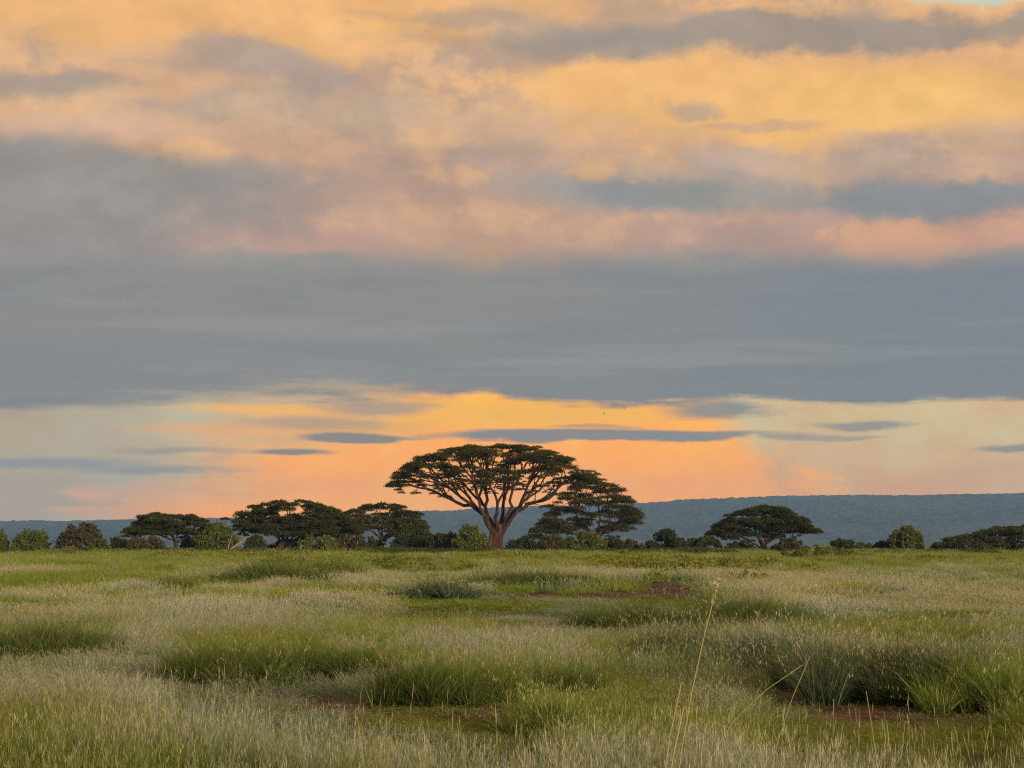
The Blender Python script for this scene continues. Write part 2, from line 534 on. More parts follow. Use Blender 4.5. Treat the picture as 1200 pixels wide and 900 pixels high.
# ---------------------------------------------------------------- the ground sheet, wooded hill
def spaced(lo, hi, fine_lo, fine_hi, step, grow):
    a = list(np.arange(fine_lo, fine_hi + 1e-6, step))
    s = step
    while a[-1] < hi: s *= grow; a.append(min(hi, a[-1] + s))
    s = step
    b = [a[0]]
    while b[-1] > lo: s *= grow; b.append(max(lo, b[-1] - s))
    return np.array(b[::-1][:-1] + a)

patches = []                                   # bare soil: x, y, rx, ry, strength
for u, v, wpx, ry, st in ((640, 699, 320, 10.0, 1.0), (785, 697, 96, 8.5, 1.2), (1040, 832, 240, 3.6, 1.2), (440, 826, 210, 3.0, .85), (290, 816, 200, 2.2, .55), (565, 836, 120, 2.6, .85), (925, 806, 70, 2.4, .9)):
    X, Y = ground_at(u, v)
    patches.append((X, Y, wpx / FPX * Y * .5, ry, st))
def bareness(X, Y):
    b = np.zeros(np.shape(X))
    w = (fbm(np.asarray(X) * 1.1, np.asarray(Y) * .9, 3) - .5) * .9
    for px, py, rx, ry, st in patches:
        d = np.sqrt(((X - px) / rx) ** 2 + ((Y - py) / ry) ** 2) + w
        b = np.maximum(b, st * (1 - sstep(.7, 1.15, d)))
    return np.clip(b, 0, 1)

xs = spaced(-6400, 6400, -34, 34, 0.75, 1.11)
ys = spaced(-2600, 9300, 14, 130, 0.8, 1.075)
GX, GY = np.meshgrid(xs, ys)
GZ = terrain(GX, GY)
nx, ny = len(xs), len(ys)
ii = (np.arange(ny - 1)[:, None] * nx + np.arange(nx - 1)[None]).ravel()
GF = np.stack([ii, ii + 1, ii + nx + 1, ii + nx], -1)
bare = bareness(GX, GY).ravel()
GZ = GZ + (fbm(GX * 1.7, GY * 1.7, 3) - .5) * .10 * bare.reshape(GX.shape)
outside = np.maximum(sstep(380, 470, np.hypot(GX, GY)), np.maximum(sstep(1.0, 1.25, np.abs(GX) / (.346 * np.maximum(GY, 0) + 2.5)), 1 - sstep(6, 10, GY)))
att = np.stack([bare, outside.ravel(), bare * 0, bare * 0 + 1], -1)
ground = mobj('ground', np.stack([GX.ravel(), GY.ravel(), GZ.ravel()], -1), GF, M_soil, None, True, att)
tag(ground, 'flat savanna ground with patches of bare reddish soil', 'ground', kind='structure')

def build_hill():
    prof_u = np.array([-900, 0, 150, 300, 420, 500, 620, 745, 800, 900, 1050, 1200, 1500, 2100])
    prof_v = np.array([620, 612, 609.5, 607, 604, 599.5, 595, 590.5, 586.5, 583, 580.5, 578, 576, 580])
    Yr = 8600.0
    x = np.concatenate([np.arange(-6200, -2300, 60.0), np.arange(-2300, 2300, 6.5), np.arange(2300, 6201, 60.0)])
    y = np.concatenate([np.linspace(6300, 8450, 150), np.linspace(8465, 8640, 14), np.linspace(8700, 9200, 8)])
    X, Y = np.meshgrid(x, y)
    u = 600 + FPX * X / Yr
    top = (HORIZON - np.interp(u, prof_u, prof_v)) / FPX * Yr + CAM_H
    top = top + (fbm(X / 260, X * 0 + 3, 4) - .5) * 12
    prof = np.where(Y < 8600, sstep(5700, 8900, Y) / float(sstep(5700, 8900, 8600)), 1 - 0.5 * sstep(8600, 9300, Y))
    Z = -6 + (top + 6) * np.where(Y < 8600, sstep(6300, 6600, Y) * .02 + .98 * prof * sstep(6250, 6700, Y), prof)
    Z = Z - np.abs(fbm(X / 420 + 5, Y / 1500 + 2, 3) - .5) * 60 * sstep(6500, 7200, Y) * (1 - sstep(8300, 8560, Y))
    n = fbm(X / 13, Y / 26, 3)
    crowns = np.maximum(0, n - .44) * 22 + np.maximum(0, vnoise(X / 34 + 9, Y / 60) - .74) * 16
    Z = Z + crowns * sstep(6350, 6800, Y) * (1 - .5 * sstep(8300, 8600, Y))
    ny_, nx_ = X.shape
    ii = (np.arange(ny_ - 1)[:, None] * nx_ + np.arange(nx_ - 1)[None]).ravel()
    F = np.stack([ii, ii + 1, ii + nx_ + 1, ii + nx_], -1)
    o = mobj('hill', np.stack([X.ravel(), Y.ravel(), Z.ravel()], -1), F, M_hill, None, True)
    tag(o, 'long wooded blue-grey ridge rising towards the right', 'hill', kind='structure')
build_hill()

# ---------------------------------------------------------------- trees
def kmeans(P, k, r):
    C = P[r.choice(len(P), k, replace=False)]
    for _ in range(8):
        L = np.argmin(((P[:, None] - C[None]) ** 2).sum(-1), 1)
        for i in range(k):
            if (L == i).any(): C[i] = P[L == i].mean(0)
    return L

def leaf_cloud(C, size, up, r, jit=0.5):
    """little leaf-spray quads centred on C; returns V, F, tint"""
    n = len(C)
    nrm = r.normal(size=(n, 3)); nrm[:, 2] += up * 1.6
    nrm /= np.linalg.norm(nrm, axis=1)[:, None]
    a = np.cross(nrm, r.normal(size=(n, 3))); a /= np.linalg.norm(a, axis=1)[:, None] + 1e-9
    b = np.cross(nrm, a)
    s = size * (0.55 + 0.9 * r.random(n))[:, None]
    l = 1.0 + jit * r.random(n)[:, None]; w = 0.55 + 0.3 * r.random(n)[:, None]
    V = np.stack([C + a * s * l, C + b * s * w + a * s * .15, C - a * s * l * .8, C - b * s * w - a * s * .1], 1).reshape(-1, 3)
    F = np.arange(4 * n).reshape(n, 4)
    t = np.stack([r.random(n), np.zeros(n), r.random(n), np.ones(n)], -1)
    return V, F, np.repeat(t, 4, 0)

def acacia(name, label, u0, Y, top, bot, depth, n_pads, pad_r, leaves, leaf, trunk_w, fork_v, seed, base_v=None, bark=None, leafm=None,
           n_limbs=7, bias=1.6, lean=0.0, drop=18.0, tip=0.05, thick=0.20, lace=20, rim=2, extra=()):
    """umbrella thorn: short thick trunk, fanned limbs, flat leaf pads. Profiles are given as (column, row) outlines of the
    crown as seen from the road and turned into metres at the tree's distance; depth is the crown's half depth in the same unit."""
    r = np.random.default_rng(seed)
    bark = bark or M_bark; leafm = leafm or M_acacia
    X0, Y0, Z0 = at_dist(u0, Y)
    k = Y / FPX
    gv = to_px(X0, Y0, Z0)[1]
    root = empty(name, (X0, Y0, Z0))
    tag(root, label, 'tree', 'umbrella acacias along the far edge of the plain')
    tu, tv = np.array(top, float).T
    bu, bv = np.array(bot, float).T
    lo, hi = tu.min(), tu.max()
    cx = (lo + hi) / 2; hw = (hi - lo) / 2
    pads = []
    tries = 0
    while len(pads) < n_pads and tries < 60000:
        tries += 1
        u = r.uniform(lo, hi); e = (u - cx) / hw
        yt, yb = np.interp(u, tu, tv), np.interp(u, bu, bv)
        if r.random() > (yb - yt + 12) / 50: continue
        d = r.uniform(-1, 1) * math.sqrt(max(0.0, 1 - e * e))
        w = (r.random() ** bias) * (yb - yt)
        v = min(yt + 2 + w + drop * d * d, max(yb, yt + 3) + 4)
        p = np.array([(u - u0) * k, d * depth * k, (gv - v) * k])
        if any(((p - q)[0] ** 2 + (p - q)[1] ** 2 + 5 * (p - q)[2] ** 2) < (pad_r * .55 * k) ** 2 for q, _ in pads): continue
        pads.append((p, pad_r * k * (0.6 + 0.7 * r.random())))
    for u in np.arange(lo + pad_r * .4, hi - pad_r * .3, pad_r * .85):      # an unbroken upper rim
        if r.random() < .14: continue
        uu = u + r.normal() * pad_r * .2
        d = r.normal() * .22
        pads.append((np.array([(uu - u0) * k, d * depth * k, (gv - np.interp(uu, tu, tv) - 2.5 - r.random() * 2) * k]), pad_r * k * r.uniform(.6, .95)))
        for q in range(rim):
            yt = np.interp(uu, tu, tv)
            dv = min(r.uniform(4.5, 9.5), max(3.5, .6 * (np.interp(uu, bu, bv) - yt)))
            pads.append((np.array([(uu + r.normal() * pad_r * .5 - u0) * k, r.uniform(-.7, .7) * depth * k, (gv - yt - dv) * k]), pad_r * k * r.uniform(.6, .95)))
    for _ in range(lace):                                                     # small loose sprays under the crown
        u = r.uniform(lo + 4, hi - 4); e = (u - cx) / hw
        yb = np.interp(u, bu, bv)
        pads.append((np.array([(u - u0) * k, r.uniform(-.9, .9) * math.sqrt(max(0, 1 - e * e)) * depth * k, (gv - yb - r.uniform(-10, 11)) * k]), pad_r * k * r.uniform(.25, .5)))
    for eu, ev, ed, er in extra:
        pads.append((np.array([(eu - u0) * k, ed * k, (gv - ev) * k]), er * k))
    PP = np.array([p for p, _ in pads])
    # crown
    C = []
    for p, R in pads:
        n = int(leaves * 1.75 * (R / (pad_r * k)) ** 1.6)
        th = r.uniform(0, 2 * math.pi, n); q = R * np.sqrt(r.random(n)) * (1 + .25 * r.normal(size=n) * .5)
        z = r.normal(size=n) * R * thick * .5 - .16 * R * (q / R) ** 2
        # leaf sprays gather into lumps
        lump = np.sin(th * 3 + R * 9) * np.sin(q / R * 7 + R * 5)
        C.append(np.stack([p[0] + q * np.cos(th), p[1] + q * np.sin(th), p[2] + z + lump * R * .10], -1))
    C = np.concatenate(C)
    V, F, T = leaf_cloud(C, leaf * .74, 0.75, r)
    mobj('crown', V, F, leafm, root, False, T)
    # trunk and limbs
    N = len(PP)
    Rt = trunk_w * k * .5
    fork = np.array([lean * k, 0.0, (gv - fork_v) * k])
    expo = math.log(Rt * .50 / tip) / math.log(N)
    rad = lambda n: tip * n ** expo
    L = kmeans(np.stack([np.arctan2(PP[:, 1], PP[:, 0]) * 0, PP[:, 0], PP[:, 1] * .9, PP[:, 2] * 1.1], -1), min(n_limbs, N), r)
    def grow(tb, a, da, idx, r0, lvl):
        P = PP[idx]
        n = len(idx)
        if n == 1:
            segs = [(P[0], idx)]
        else:
            kk = 2 if n < 6 or r.random() < .6 else 3
            lab = kmeans(P, min(kk, n), r)
            segs = []
            for q in range(kk):
                sub = idx[lab == q]
                if len(sub):
                    segs.append((PP[sub].mean(0), sub))
        for c, sub in segs:
            m = len(sub)
            end = c if m == 1 else a + (c - a) * r.uniform(.42, .58) + np.array([0, 0, .04 * np.linalg.norm(c - a)])
            ln = np.linalg.norm(end - a)
            ctrl = a + da * ln * .45 + r.normal(size=3) * ln * .07
            n_pt = 5 if m > 1 else 4
            path = bez(a, ctrl, end, n_pt)
            path[1:-1] += r.normal(size=(n_pt - 2, 3)) * ln * .028
            r1 = rad(m) if m > 1 else tip * .55
            tb.add(path, np.linspace(min(r0, rad(m) * 1.25), r1, n_pt), 6 if m > 2 else 4)
            if m > 1:
                d2 = end - ctrl; d2 /= np.linalg.norm(d2) + 1e-9
                grow(tb, end, d2, sub, r1, lvl + 1)
            else:
                for _ in range(6):               # twigs into the pad
                    t = path[-2] + (path[-1] - path[-2]) * r.random()
                    R = pads[int(sub[0])][1]
                    an = r.uniform(0, 2 * math.pi)
                    e2 = PP[sub[0]] + np.array([math.cos(an) * R * .8, math.sin(an) * R * .8, r.uniform(-.1, .1) * R])
                    tb.add(bez(t, (t + e2) / 2 + np.array([0, 0, .1 * R]), e2, 3), np.array([tip * .5, tip * .35, tip * .18]), 4)
    tk = Tubes()
    base = np.array([0, 0, -.25]); mid = np.array([lean * k * .35, 0, fork[2] * .45])
    path = bez(base, mid, fork, 7)
    rr = Rt * np.array([1.30, 1.05, .93, .90, .93, .98, .90])
    tk.add(path, rr, 12)
    # buttressed foot and the seams where the limbs fuse
    for q in range(5):
        an = q * 2 * math.pi / 5 + r.uniform(-.3, .3)
        f = np.array([math.cos(an), math.sin(an), 0])
        tk.add(np.array([base + f * Rt * 1.1, base + f * Rt * .75 + [0, 0, fork[2] * .35], fork + f * Rt * .55]), np.array([.42, .36, .34]) * Rt, 6)
    tk.obj('trunk', bark, root)
    for q in range(max(L) + 1):
        idx = np.where(L == q)[0]
        if not len(idx): continue
        c = PP[idx].mean(0)
        tb = Tubes()
        o = c - fork; o[2] = 0
        dn = np.linalg.norm(o) + 1e-9
        start = fork + o / dn * Rt * .5 + np.array([0, 0, -Rt * r.uniform(.2, 2.6)])
        ln = np.linalg.norm(c - start)
        end = start + (c - start) * .45; end[2] += .03 * ln
        d0 = o / dn * .55 + np.array([0, 0, .85])
        if c[2] - fork[2] < dn * .5: d0 = o / dn * .85 + np.array([0, 0, .5])
        d0 /= np.linalg.norm(d0)
        m = len(idx)
        path = bez(start, start + d0 * ln * .26, end, 7)
        path[1:-1] += r.normal(size=(5, 3)) * ln * .011
        tb.add(path, np.linspace(max(rad(m) * 1.3, Rt * .32), rad(m), 7), 8)
        dd = path[-1] - path[-2]; dd /= np.linalg.norm(dd)
        grow(tb, end, dd, idx, rad(m), 1)
        tb.obj('limb', M_limb if bark is M_bark else bark, root)
    return root

acacia('acacia_tree', 'tall umbrella acacia with wide flat crown and thick reddish trunk, largest tree of the plain', 580, 340,
       [(461, 566), (466, 556), (474, 547), (485, 538), (505, 529), (530, 523), (560, 519.5), (590, 519), (620, 521), (642, 526), (660, 532), (668, 541), (676, 553), (696, 556)],
       [(461, 570), (472, 562), (490, 560), (520, 563), (560, 566), (600, 566), (640, 566), (668, 566), (696, 562)],
       64, 230, 9.6, 330, .098, 17, 614, 11, n_limbs=12, bias=2.0, drop=11, thick=.16, lace=110, rim=1, tip=.055, lean=3,
       extra=[(457, 569, 0, 7), (466, 573, 20, 6), (478, 569, -25, 8), (487, 577, 10, 7), (507, 577, 30, 6), (492, 567, 40, 8), (470, 577, 5, 5), (515, 573, -40, 7), (690, 552, 0, 9), (676, 552, -20, 9), (699, 555, 15, 7), (684, 560, 20, 8), (668, 560, 0, 8), (704, 562, -10, 7), (628, 524, -10, 8),
              (620, 590, -30, 7), (640, 594, -45, 9), (612, 574, -50, 8), (650, 580, -40, 9), (520, 580, 50, 9), (536, 574, -55, 8)])
acacia('acacia_tree', 'broad drooping acacia overlapping the lower side of the largest tree', 694, 372,
       [(624, 622), (634, 610), (646, 596), (656, 582), (668, 570), (684, 562), (704, 560), (718, 566), (730, 577), (740, 590), (747, 603)],
       [(622, 628), (640, 622), (660, 618), (690, 612), (715, 622), (735, 612), (747, 610)],
       46, 105, 10.0, 300, .13, 7, 628, 12, n_limbs=6, bias=.95, drop=10, lace=60, rim=1, leafm=M_acacia_dry, tip=.045)
acacia('acacia_tree', 'small acacia with twin rounded crowns behind a brown bush', 207, 322,
       [(149, 625), (155, 612), (165, 602), (180, 597), (195, 599), (199, 603), (206, 600), (220, 599), (235, 605), (249, 612)],
       [(149, 628), (165, 624), (180, 622), (198, 620), (215, 621), (235, 620), (249, 617)],
       30, 85, 7.5, 260, .13, 5, 630, 13, n_limbs=5, bias=.85, drop=12, lace=35, tip=.035)
acacia('acacia_tree', 'dark wide-domed acacia with a dense crown and many stems, beside the bleached dead branch', 326, 338,
       [(277, 606), (284, 597), (298, 590), (318, 585.5), (345, 583), (365, 585), (385, 590), (402, 598), (414, 608), (422, 618)],
       [(277, 614), (295, 622), (320, 620), (350, 621), (380, 620), (405, 624), (422, 626)],
       58, 160, 9.5, 300, .14, 8, 632, 14, n_limbs=9, bias=.85, drop=22, lace=50, tip=.045, lean=8)
acacia('acacia_tree', 'acacia with pale trunk and open grey-green crown next to the largest tree', 449, 352,
       [(398, 606), (404, 598), (418, 595), (430, 588.5), (448, 586.5), (468, 590), (485, 597), (497, 610), (503, 625), (510, 634)],
       [(398, 614), (412, 612), (430, 612), (448, 614), (470, 622), (490, 634), (510, 641)],
       48, 125, 9.0, 250, .14, 7, 628, 15, n_limbs=6, bias=.9, drop=24, lace=40, bark=M_pale, leafm=M_acacia_dry, tip=.045)
acacia('acacia_tree', 'lone parasol-shaped acacia with flat-bottomed crown in front of the blue ridge', 894, 345,
       [(835, 622), (842, 613), (858, 601), (876, 593), (895, 590), (912, 592), (930, 599), (946, 609), (957, 621)],
       [(835, 625), (850, 626), (875, 624), (895, 620), (920, 624), (945, 620), (957, 623)],
       46, 105, 9.5, 330, .14, 8, 634, 16, n_limbs=7, bias=1.0, drop=10, tip=.045)
acacia('acacia_tree', 'low spreading dark acacia reaching out of the picture', 1185, 330,
       [(1098, 636), (1110, 629), (1130, 625), (1150, 620), (1172, 615), (1200, 613), (1230, 613), (1262, 621), (1280, 634)],
       [(1098, 640), (1120, 638), (1150, 637), (1200, 634), (1240, 636), (1280, 640)],
       40, 100, 9.5, 280, .14, 8, 639, 17, n_limbs=7, bias=.9, drop=6, tip=.045)

# ---------------------------------------------------------------- bushes
def bush(label, u, Y, wpx, top_v, seed, mat, name='bush', tall=False, twigs=0, leaves=1.0, leaf=.15, group='bushes along the far edge of the plain', sink=0.0, cat='bush'):
    r = np.random.default_rng(seed)
    X0, Y0, Z0 = at_dist(u, Y)
    k = Y / FPX
    w = wpx * k; h = (to_px(X0, Y0, Z0)[1] - top_v) * k
    root = empty(name, (X0, Y0, Z0 - sink)); tag(root, label, cat, group)
    n = int(18 + w * 3.4)
    lumps = []
    for i in range(n):
        e = r.uniform(-1, 1); d = r.uniform(-1, 1) * math.sqrt(1 - e * e)
        env = math.sqrt(max(0.05, 1 - (e * e * .8 + d * d * .5)))
        if tall: env = max(env, .35) ** .7
        R = min(w, h) * r.uniform(.10, .23)
        z = h * env * (r.random() ** .55) - R * .6
        lumps.append((np.array([e * (w * .5 - R * .5), d * w * .36, max(z, R * .5)]), R))
    C = []
    for p, R in lumps:
        m = int(120 * leaves * max(.5, (R / .5)) ** 1.7)
        q = r.normal(size=(m, 3)); q /= np.linalg.norm(q, axis=1)[:, None]
        q *= (R * r.uniform(.55, 1.12, m) ** .6)[:, None] * np.array([1.1, 1.1, .9])
        C.append(p + q)
        for _ in range(7):                     # loose sprigs break the outline
            d = r.normal(size=3); d[2] = abs(d[2]) + .2; d /= np.linalg.norm(d)
            s = r.random(14)[:, None]
            C.append(p + d * R * (.7 + s * r.uniform(.5, 1.0)) + r.normal(size=(14, 3)) * .07 * R)
    C = np.concatenate(C); C = C[C[:, 2] > .05]
    V, F, T = leaf_cloud(C, leaf * .85, .3, r)
    mobj('foliage', V, F, mat, root, False, T)
    for i in range(5):
        tb = Tubes()
        p = lumps[i % n][0]
        b = np.array([r.uniform(-.12, .12) * w, r.uniform(-.1, .1) * w, -.1 + sink])
        tb.add(bez(b, np.array([b[0] * 1.2, b[1] * 1.2, p[2] * .6]), p, 5), np.linspace(.06, .02, 5) * max(.6, h / 2.5), 6)
        tb.obj('stem', M_bark, root)
    for i in range(twigs):
        tb = Tubes()
        p = lumps[r.integers(n)][0]
        e = p + np.array([r.uniform(-.25, .25) * w, r.uniform(-.2, .2) * w, r.uniform(.1, .32) * h])
        tb.add(bez(p * np.array([.6, .6, .7]), p + [0, 0, .1], e, 5), np.linspace(.045, .012, 5), 4)
        tb.obj('bare_twig', M_pale, root)
    return root

bush('small green bush cut by the picture edge, outermost beside the rounded green bush', 0, 318, 22, 619, 31, M_shrub)
bush('rounded green bush between the edge bush and the brown twiggy bush', 37, 316, 42, 619, 32, M_shrub)
bush('large brown twiggy bush with bare branch tips', 97, 312, 54, 612, 33, M_shrub_brown, twigs=22, leaves=.55)
bush('low olive bush at the foot of the brown twiggy bush', 118, 300, 28, 632, 34, M_shrub)
bush('low dark bush between the brown twiggy bush and the twin-crowned acacia', 140, 318, 26, 630, 35, M_shrub_dark)
bush('low olive-brown bush under the twin-crowned acacia', 172, 312, 48, 626, 36, M_shrub_brown, leaves=.9)
bush('olive bush between the twin-crowned acacia and the dead branch', 254, 318, 52, 613, 37, M_shrub)
bush('small green bush growing behind the bleached dead branch', 300, 322, 26, 627, 38, M_shrub_dark)
bush('rounded olive bush in front of the dark wide-domed acacia', 373, 322, 46, 624, 39, M_shrub)
bush('brown bush between the wide-domed acacia and the pale-trunked acacia', 413, 326, 40, 626, 40, M_shrub_brown)
bush('dark bush under the crown of the pale-trunked acacia', 480, 338, 44, 622, 41, M_shrub_dark)
bush('dark olive bush midway between the pale-trunked acacia and the thick reddish trunk', 521, 330, 38, 622, 42, M_shrub_dark)
bush('green leafy bush touching the thick reddish trunk', 550, 324, 46, 617, 43, M_shrub)
bush('dark bush on the far side of the thick reddish trunk', 617, 344, 46, 628, 44, M_shrub_dark)
bush('gnarled brown bush under the drooping acacia', 645, 352, 40, 626, 45, M_shrub_brown, twigs=5)
bush('green bush in front of the drooping acacia', 686, 330, 50, 619, 46, M_shrub)
bush('low grey-brown bush with bare fallen branches before the ridge', 737, 326, 36, 633, 47, M_shrub_brown, twigs=7, leaves=.8)
bush('dark dome-shaped bush between the drooping and the lone parasol acacia', 782, 332, 46, 620.5, 48, M_shrub_dark)
bush('low flat green bush beside the dome-shaped bush', 824, 336, 52, 628, 49, M_shrub_dark)
bush('low brown bush at the foot of the lone parasol acacia', 925, 338, 44, 630, 50, M_shrub_brown, twigs=3)
bush('small dark bush beyond the bright leafy clump', 986, 326, 34, 630, 51, M_shrub_dark)
bush('low dark bush leaning against the upright round bush', 1036, 330, 34, 632, 52, M_shrub_dark)
bush('upright round olive bush standing alone before the ridge', 1061, 326, 35, 614.5, 53, M_shrub, tall=True, leaves=1.2)
bush('reddish-brown bush in front of the low spreading acacia', 1135, 316, 34, 627, 54, M_shrub_brown)
bush('bright yellow-green leafy clump in the far grass', 962, 250, 96, 639, 55, M_herb, leaves=2.2, leaf=.09, group='leafy clumps in the far grass')
bush('leafy green clump beside the red earth bank', 790, 138, 76, 660, 56, M_herb, leaves=2.6, leaf=.055, group='leafy clumps in the far grass')
bush('low yellow-green leafy clump nearer than the bright one', 872, 128, 84, 668, 57, M_herb, leaves=2.6, leaf=.055, group='leafy clumps in the far grass')

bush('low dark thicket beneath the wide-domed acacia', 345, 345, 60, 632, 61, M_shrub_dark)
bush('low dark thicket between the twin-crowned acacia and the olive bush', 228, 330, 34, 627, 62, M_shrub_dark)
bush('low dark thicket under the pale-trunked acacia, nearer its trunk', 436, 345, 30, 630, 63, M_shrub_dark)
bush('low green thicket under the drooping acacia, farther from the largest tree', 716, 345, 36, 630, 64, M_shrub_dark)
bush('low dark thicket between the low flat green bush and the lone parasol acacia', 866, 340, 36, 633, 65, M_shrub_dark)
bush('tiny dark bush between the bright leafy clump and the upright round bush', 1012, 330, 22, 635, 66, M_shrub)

def dead_branch():
    X, Y, Z = at_dist(280, 308)
    k = 308 / FPX
    root = empty('dead_branch', (X, Y, Z)); tag(root, 'bleached bare dead branch forking up beside the olive bush', 'branch')
    q = lambda a, b, d=0: np.array([(a - 280) * k, d, (648 - b) * k])
    def limb(name, pts, r0, r1):
        tb = Tubes(); P = np.array(pts); tb.add(P, np.linspace(r0, r1, len(P)), 6); return tb.obj(name, M_dead, root)
    limb('stem', [q(266, 646), q(272, 641, .2), q(280, 635, .1), q(286, 632)], .20, .13)
    limb('fork', [q(284, 633), q(288, 629, .3), q(292, 627, .5), q(295, 625.5, .4)], .12, .05)
    limb('fork', [q(281, 634.5), q(283, 630, -.3), q(286, 626, -.5), q(285, 622, -.4)], .09, .03)
    limb('fork', [q(268, 643), q(269, 636, .2), q(271, 629, .3), q(273, 624, .2)], .08, .03)
dead_branch()

# ---------------------------------------------------------------- grass
def blades(n, foot, h0, h1, w, lean, curl, r, head=0.0, head_len=0.16, head_w=2.6, seg=3, clump_pow=.5, spike=False, dry=0.0):
    """n grass blades rooted in an ellipse foot=(rx, ry); returns V, F(tri), tint"""
    an = r.uniform(0, 2 * math.pi, n); q = r.random(n) ** clump_pow
    bx, by = foot[0] * q * np.cos(an), foot[1] * q * np.sin(an)
    H = r.uniform(h0, h1, n)
    out = an + r.normal(size=n) * .9
    L = lean * (0.3 + q) * (0.5 + r.random(n))
    cu = curl * r.random(n)
    side = r.uniform(0, math.pi, n)
    wd = w * (0.6 + 0.8 * r.random(n))
    is_head = r.random(n) < head
    H = H * np.where(is_head, 1.28, .86 * (.75 + .5 * r.random(n)))
    bent = r.random(n) < .10                       # broken and bowed ones
    L = np.where(bent, L * 2.6, L); cu = np.where(bent, cu + .5, cu)
    L = np.where(is_head, L * .8, L)
    dryness = np.where(r.random(n) < dry, 1.0, 0.0)
    Vs, Fs, Ts = [], [], []
    t = np.linspace(0, 1, seg + 1)
    sx, sy = np.cos(side), np.sin(side)
    rb = r.random(n)
    ring = []
    def centre(tt):
        off = H * (L * tt + cu * tt ** 2.6)
        z = H * tt * (1 - .35 * cu * tt ** 2) / np.sqrt(1 + (L * .6) ** 2)
        return bx + np.cos(out) * off, by + np.sin(out) * off, z
    idx = 0
    for i, tt in enumerate(t[:-1]):
        x, y, z = centre(tt)
        ww = wd * (1 - .55 * tt) * .5
        ww = np.where(is_head, wd * .28, ww)
        Vs.append(np.stack([x - sx * ww, y - sy * ww, z], -1)); Vs.append(np.stack([x + sx * ww, y + sy * ww, z], -1))
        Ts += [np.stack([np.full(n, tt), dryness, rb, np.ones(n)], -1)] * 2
    x, y, z = centre(1.0)
    Vs.append(np.stack([x, y, z], -1)); Ts.append(np.stack([np.ones(n), dryness, rb, np.ones(n)], -1))
    m = len(Vs)                                     # verts per blade, laid out plane by plane
    V = np.stack(Vs, 1); T = np.stack(Ts, 1)
    F = []
    for i in range(seg - 1):
        a = 2 * i
        F += [(a, a + 1, a + 3), (a, a + 3, a + 2)]
    F.append((m - 3, m - 2, m - 1))
    F = (np.array(F)[None] + (np.arange(n) * m)[:, None, None]).reshape(-1, 3)
    V = V.reshape(-1, 3); T = T.reshape(-1, 4)
    hi = np.where(is_head)[0]
    if len(hi):
        k = len(hi)
        def c2(tt):
            x, y, z = centre(tt); return np.stack([x[hi], y[hi], z[hi]], -1)
        p1 = c2(1.0); p0 = c2(np.maximum(.4, 1 - head_len / np.maximum(H, .1)))
        hv = []
        rays = 3 if spike else 7
        for s in range(rays):
            f = (s + r.random(k)) / rays
            q0 = p0 + (p1 - p0) * f[:, None]
            a2 = r.uniform(0, 2 * math.pi, k)
            sp = (.10 if spike else .55) * (1.1 - .5 * f)
            d = np.stack([np.cos(a2) * sp, np.sin(a2) * sp, np.full(k, 1.0)], -1)
            ln = head_len * r.uniform(.25, .55, k) * (1.6 if spike else 1.0)
            q1 = q0 + d * ln[:, None]
            o = np.stack([-np.sin(a2), np.cos(a2), 0 * a2], -1) * (wd[hi] * head_w * (.35 if spike else .22))[:, None]
            hv += [q0 - o * .2, q0 * .45 + q1 * .55 + o, q1, q0 * .45 + q1 * .55 - o]
        HV = np.stack(hv, 1)
        fq = np.concatenate([[(4 * s, 4 * s + 1, 4 * s + 2), (4 * s, 4 * s + 2, 4 * s + 3)] for s in range(rays)])
        HF = (fq[None] + (np.arange(k) * 4 * rays)[:, None, None]).reshape(-1, 3) + len(V)
        HT = np.stack([np.ones(k), np.ones(k), rb[hi], np.ones(k)], -1)
        V = np.concatenate([V, HV.reshape(-1, 3)]); F = np.concatenate([F, HF]); T = np.concatenate([T, np.repeat(HT, 4 * rays, 0)])
    return V, F, T

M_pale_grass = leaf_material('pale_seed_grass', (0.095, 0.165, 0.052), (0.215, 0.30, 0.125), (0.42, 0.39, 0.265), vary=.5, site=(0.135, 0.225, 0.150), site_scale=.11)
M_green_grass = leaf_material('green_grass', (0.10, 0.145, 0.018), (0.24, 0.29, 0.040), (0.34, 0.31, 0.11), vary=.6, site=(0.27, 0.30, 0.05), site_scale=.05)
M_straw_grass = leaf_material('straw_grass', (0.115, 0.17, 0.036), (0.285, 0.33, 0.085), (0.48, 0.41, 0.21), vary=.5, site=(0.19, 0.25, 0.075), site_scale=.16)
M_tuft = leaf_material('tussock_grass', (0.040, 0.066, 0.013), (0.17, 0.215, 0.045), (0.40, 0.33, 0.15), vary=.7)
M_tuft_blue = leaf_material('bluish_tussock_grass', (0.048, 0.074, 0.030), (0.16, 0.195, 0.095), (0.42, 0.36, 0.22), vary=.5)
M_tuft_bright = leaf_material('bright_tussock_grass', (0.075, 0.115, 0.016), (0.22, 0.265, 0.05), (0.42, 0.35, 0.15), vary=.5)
M_stalk = leaf_material('dry_stalk', (0.46, 0.36, 0.14), (0.50, 0.40, 0.18), (0.46, 0.39, 0.22), trans=.15, vary=.2)

def clumps(tagname, specs, mat):
    c = bpy.data.collections.new(tagname)
    for i, (n, foot, h0, h1, w, lean, curl, kw) in enumerate(specs):
        V, F, T = blades(n, foot, h0, h1, w, lean, curl, np.random.default_rng(500 + i + len(tagname) * 7), **kw)
        c.objects.link(bpy.data.objects.new(f'{tagname}_clump', make_mesh(tagname, V, F, mat, False, T)))
    return c

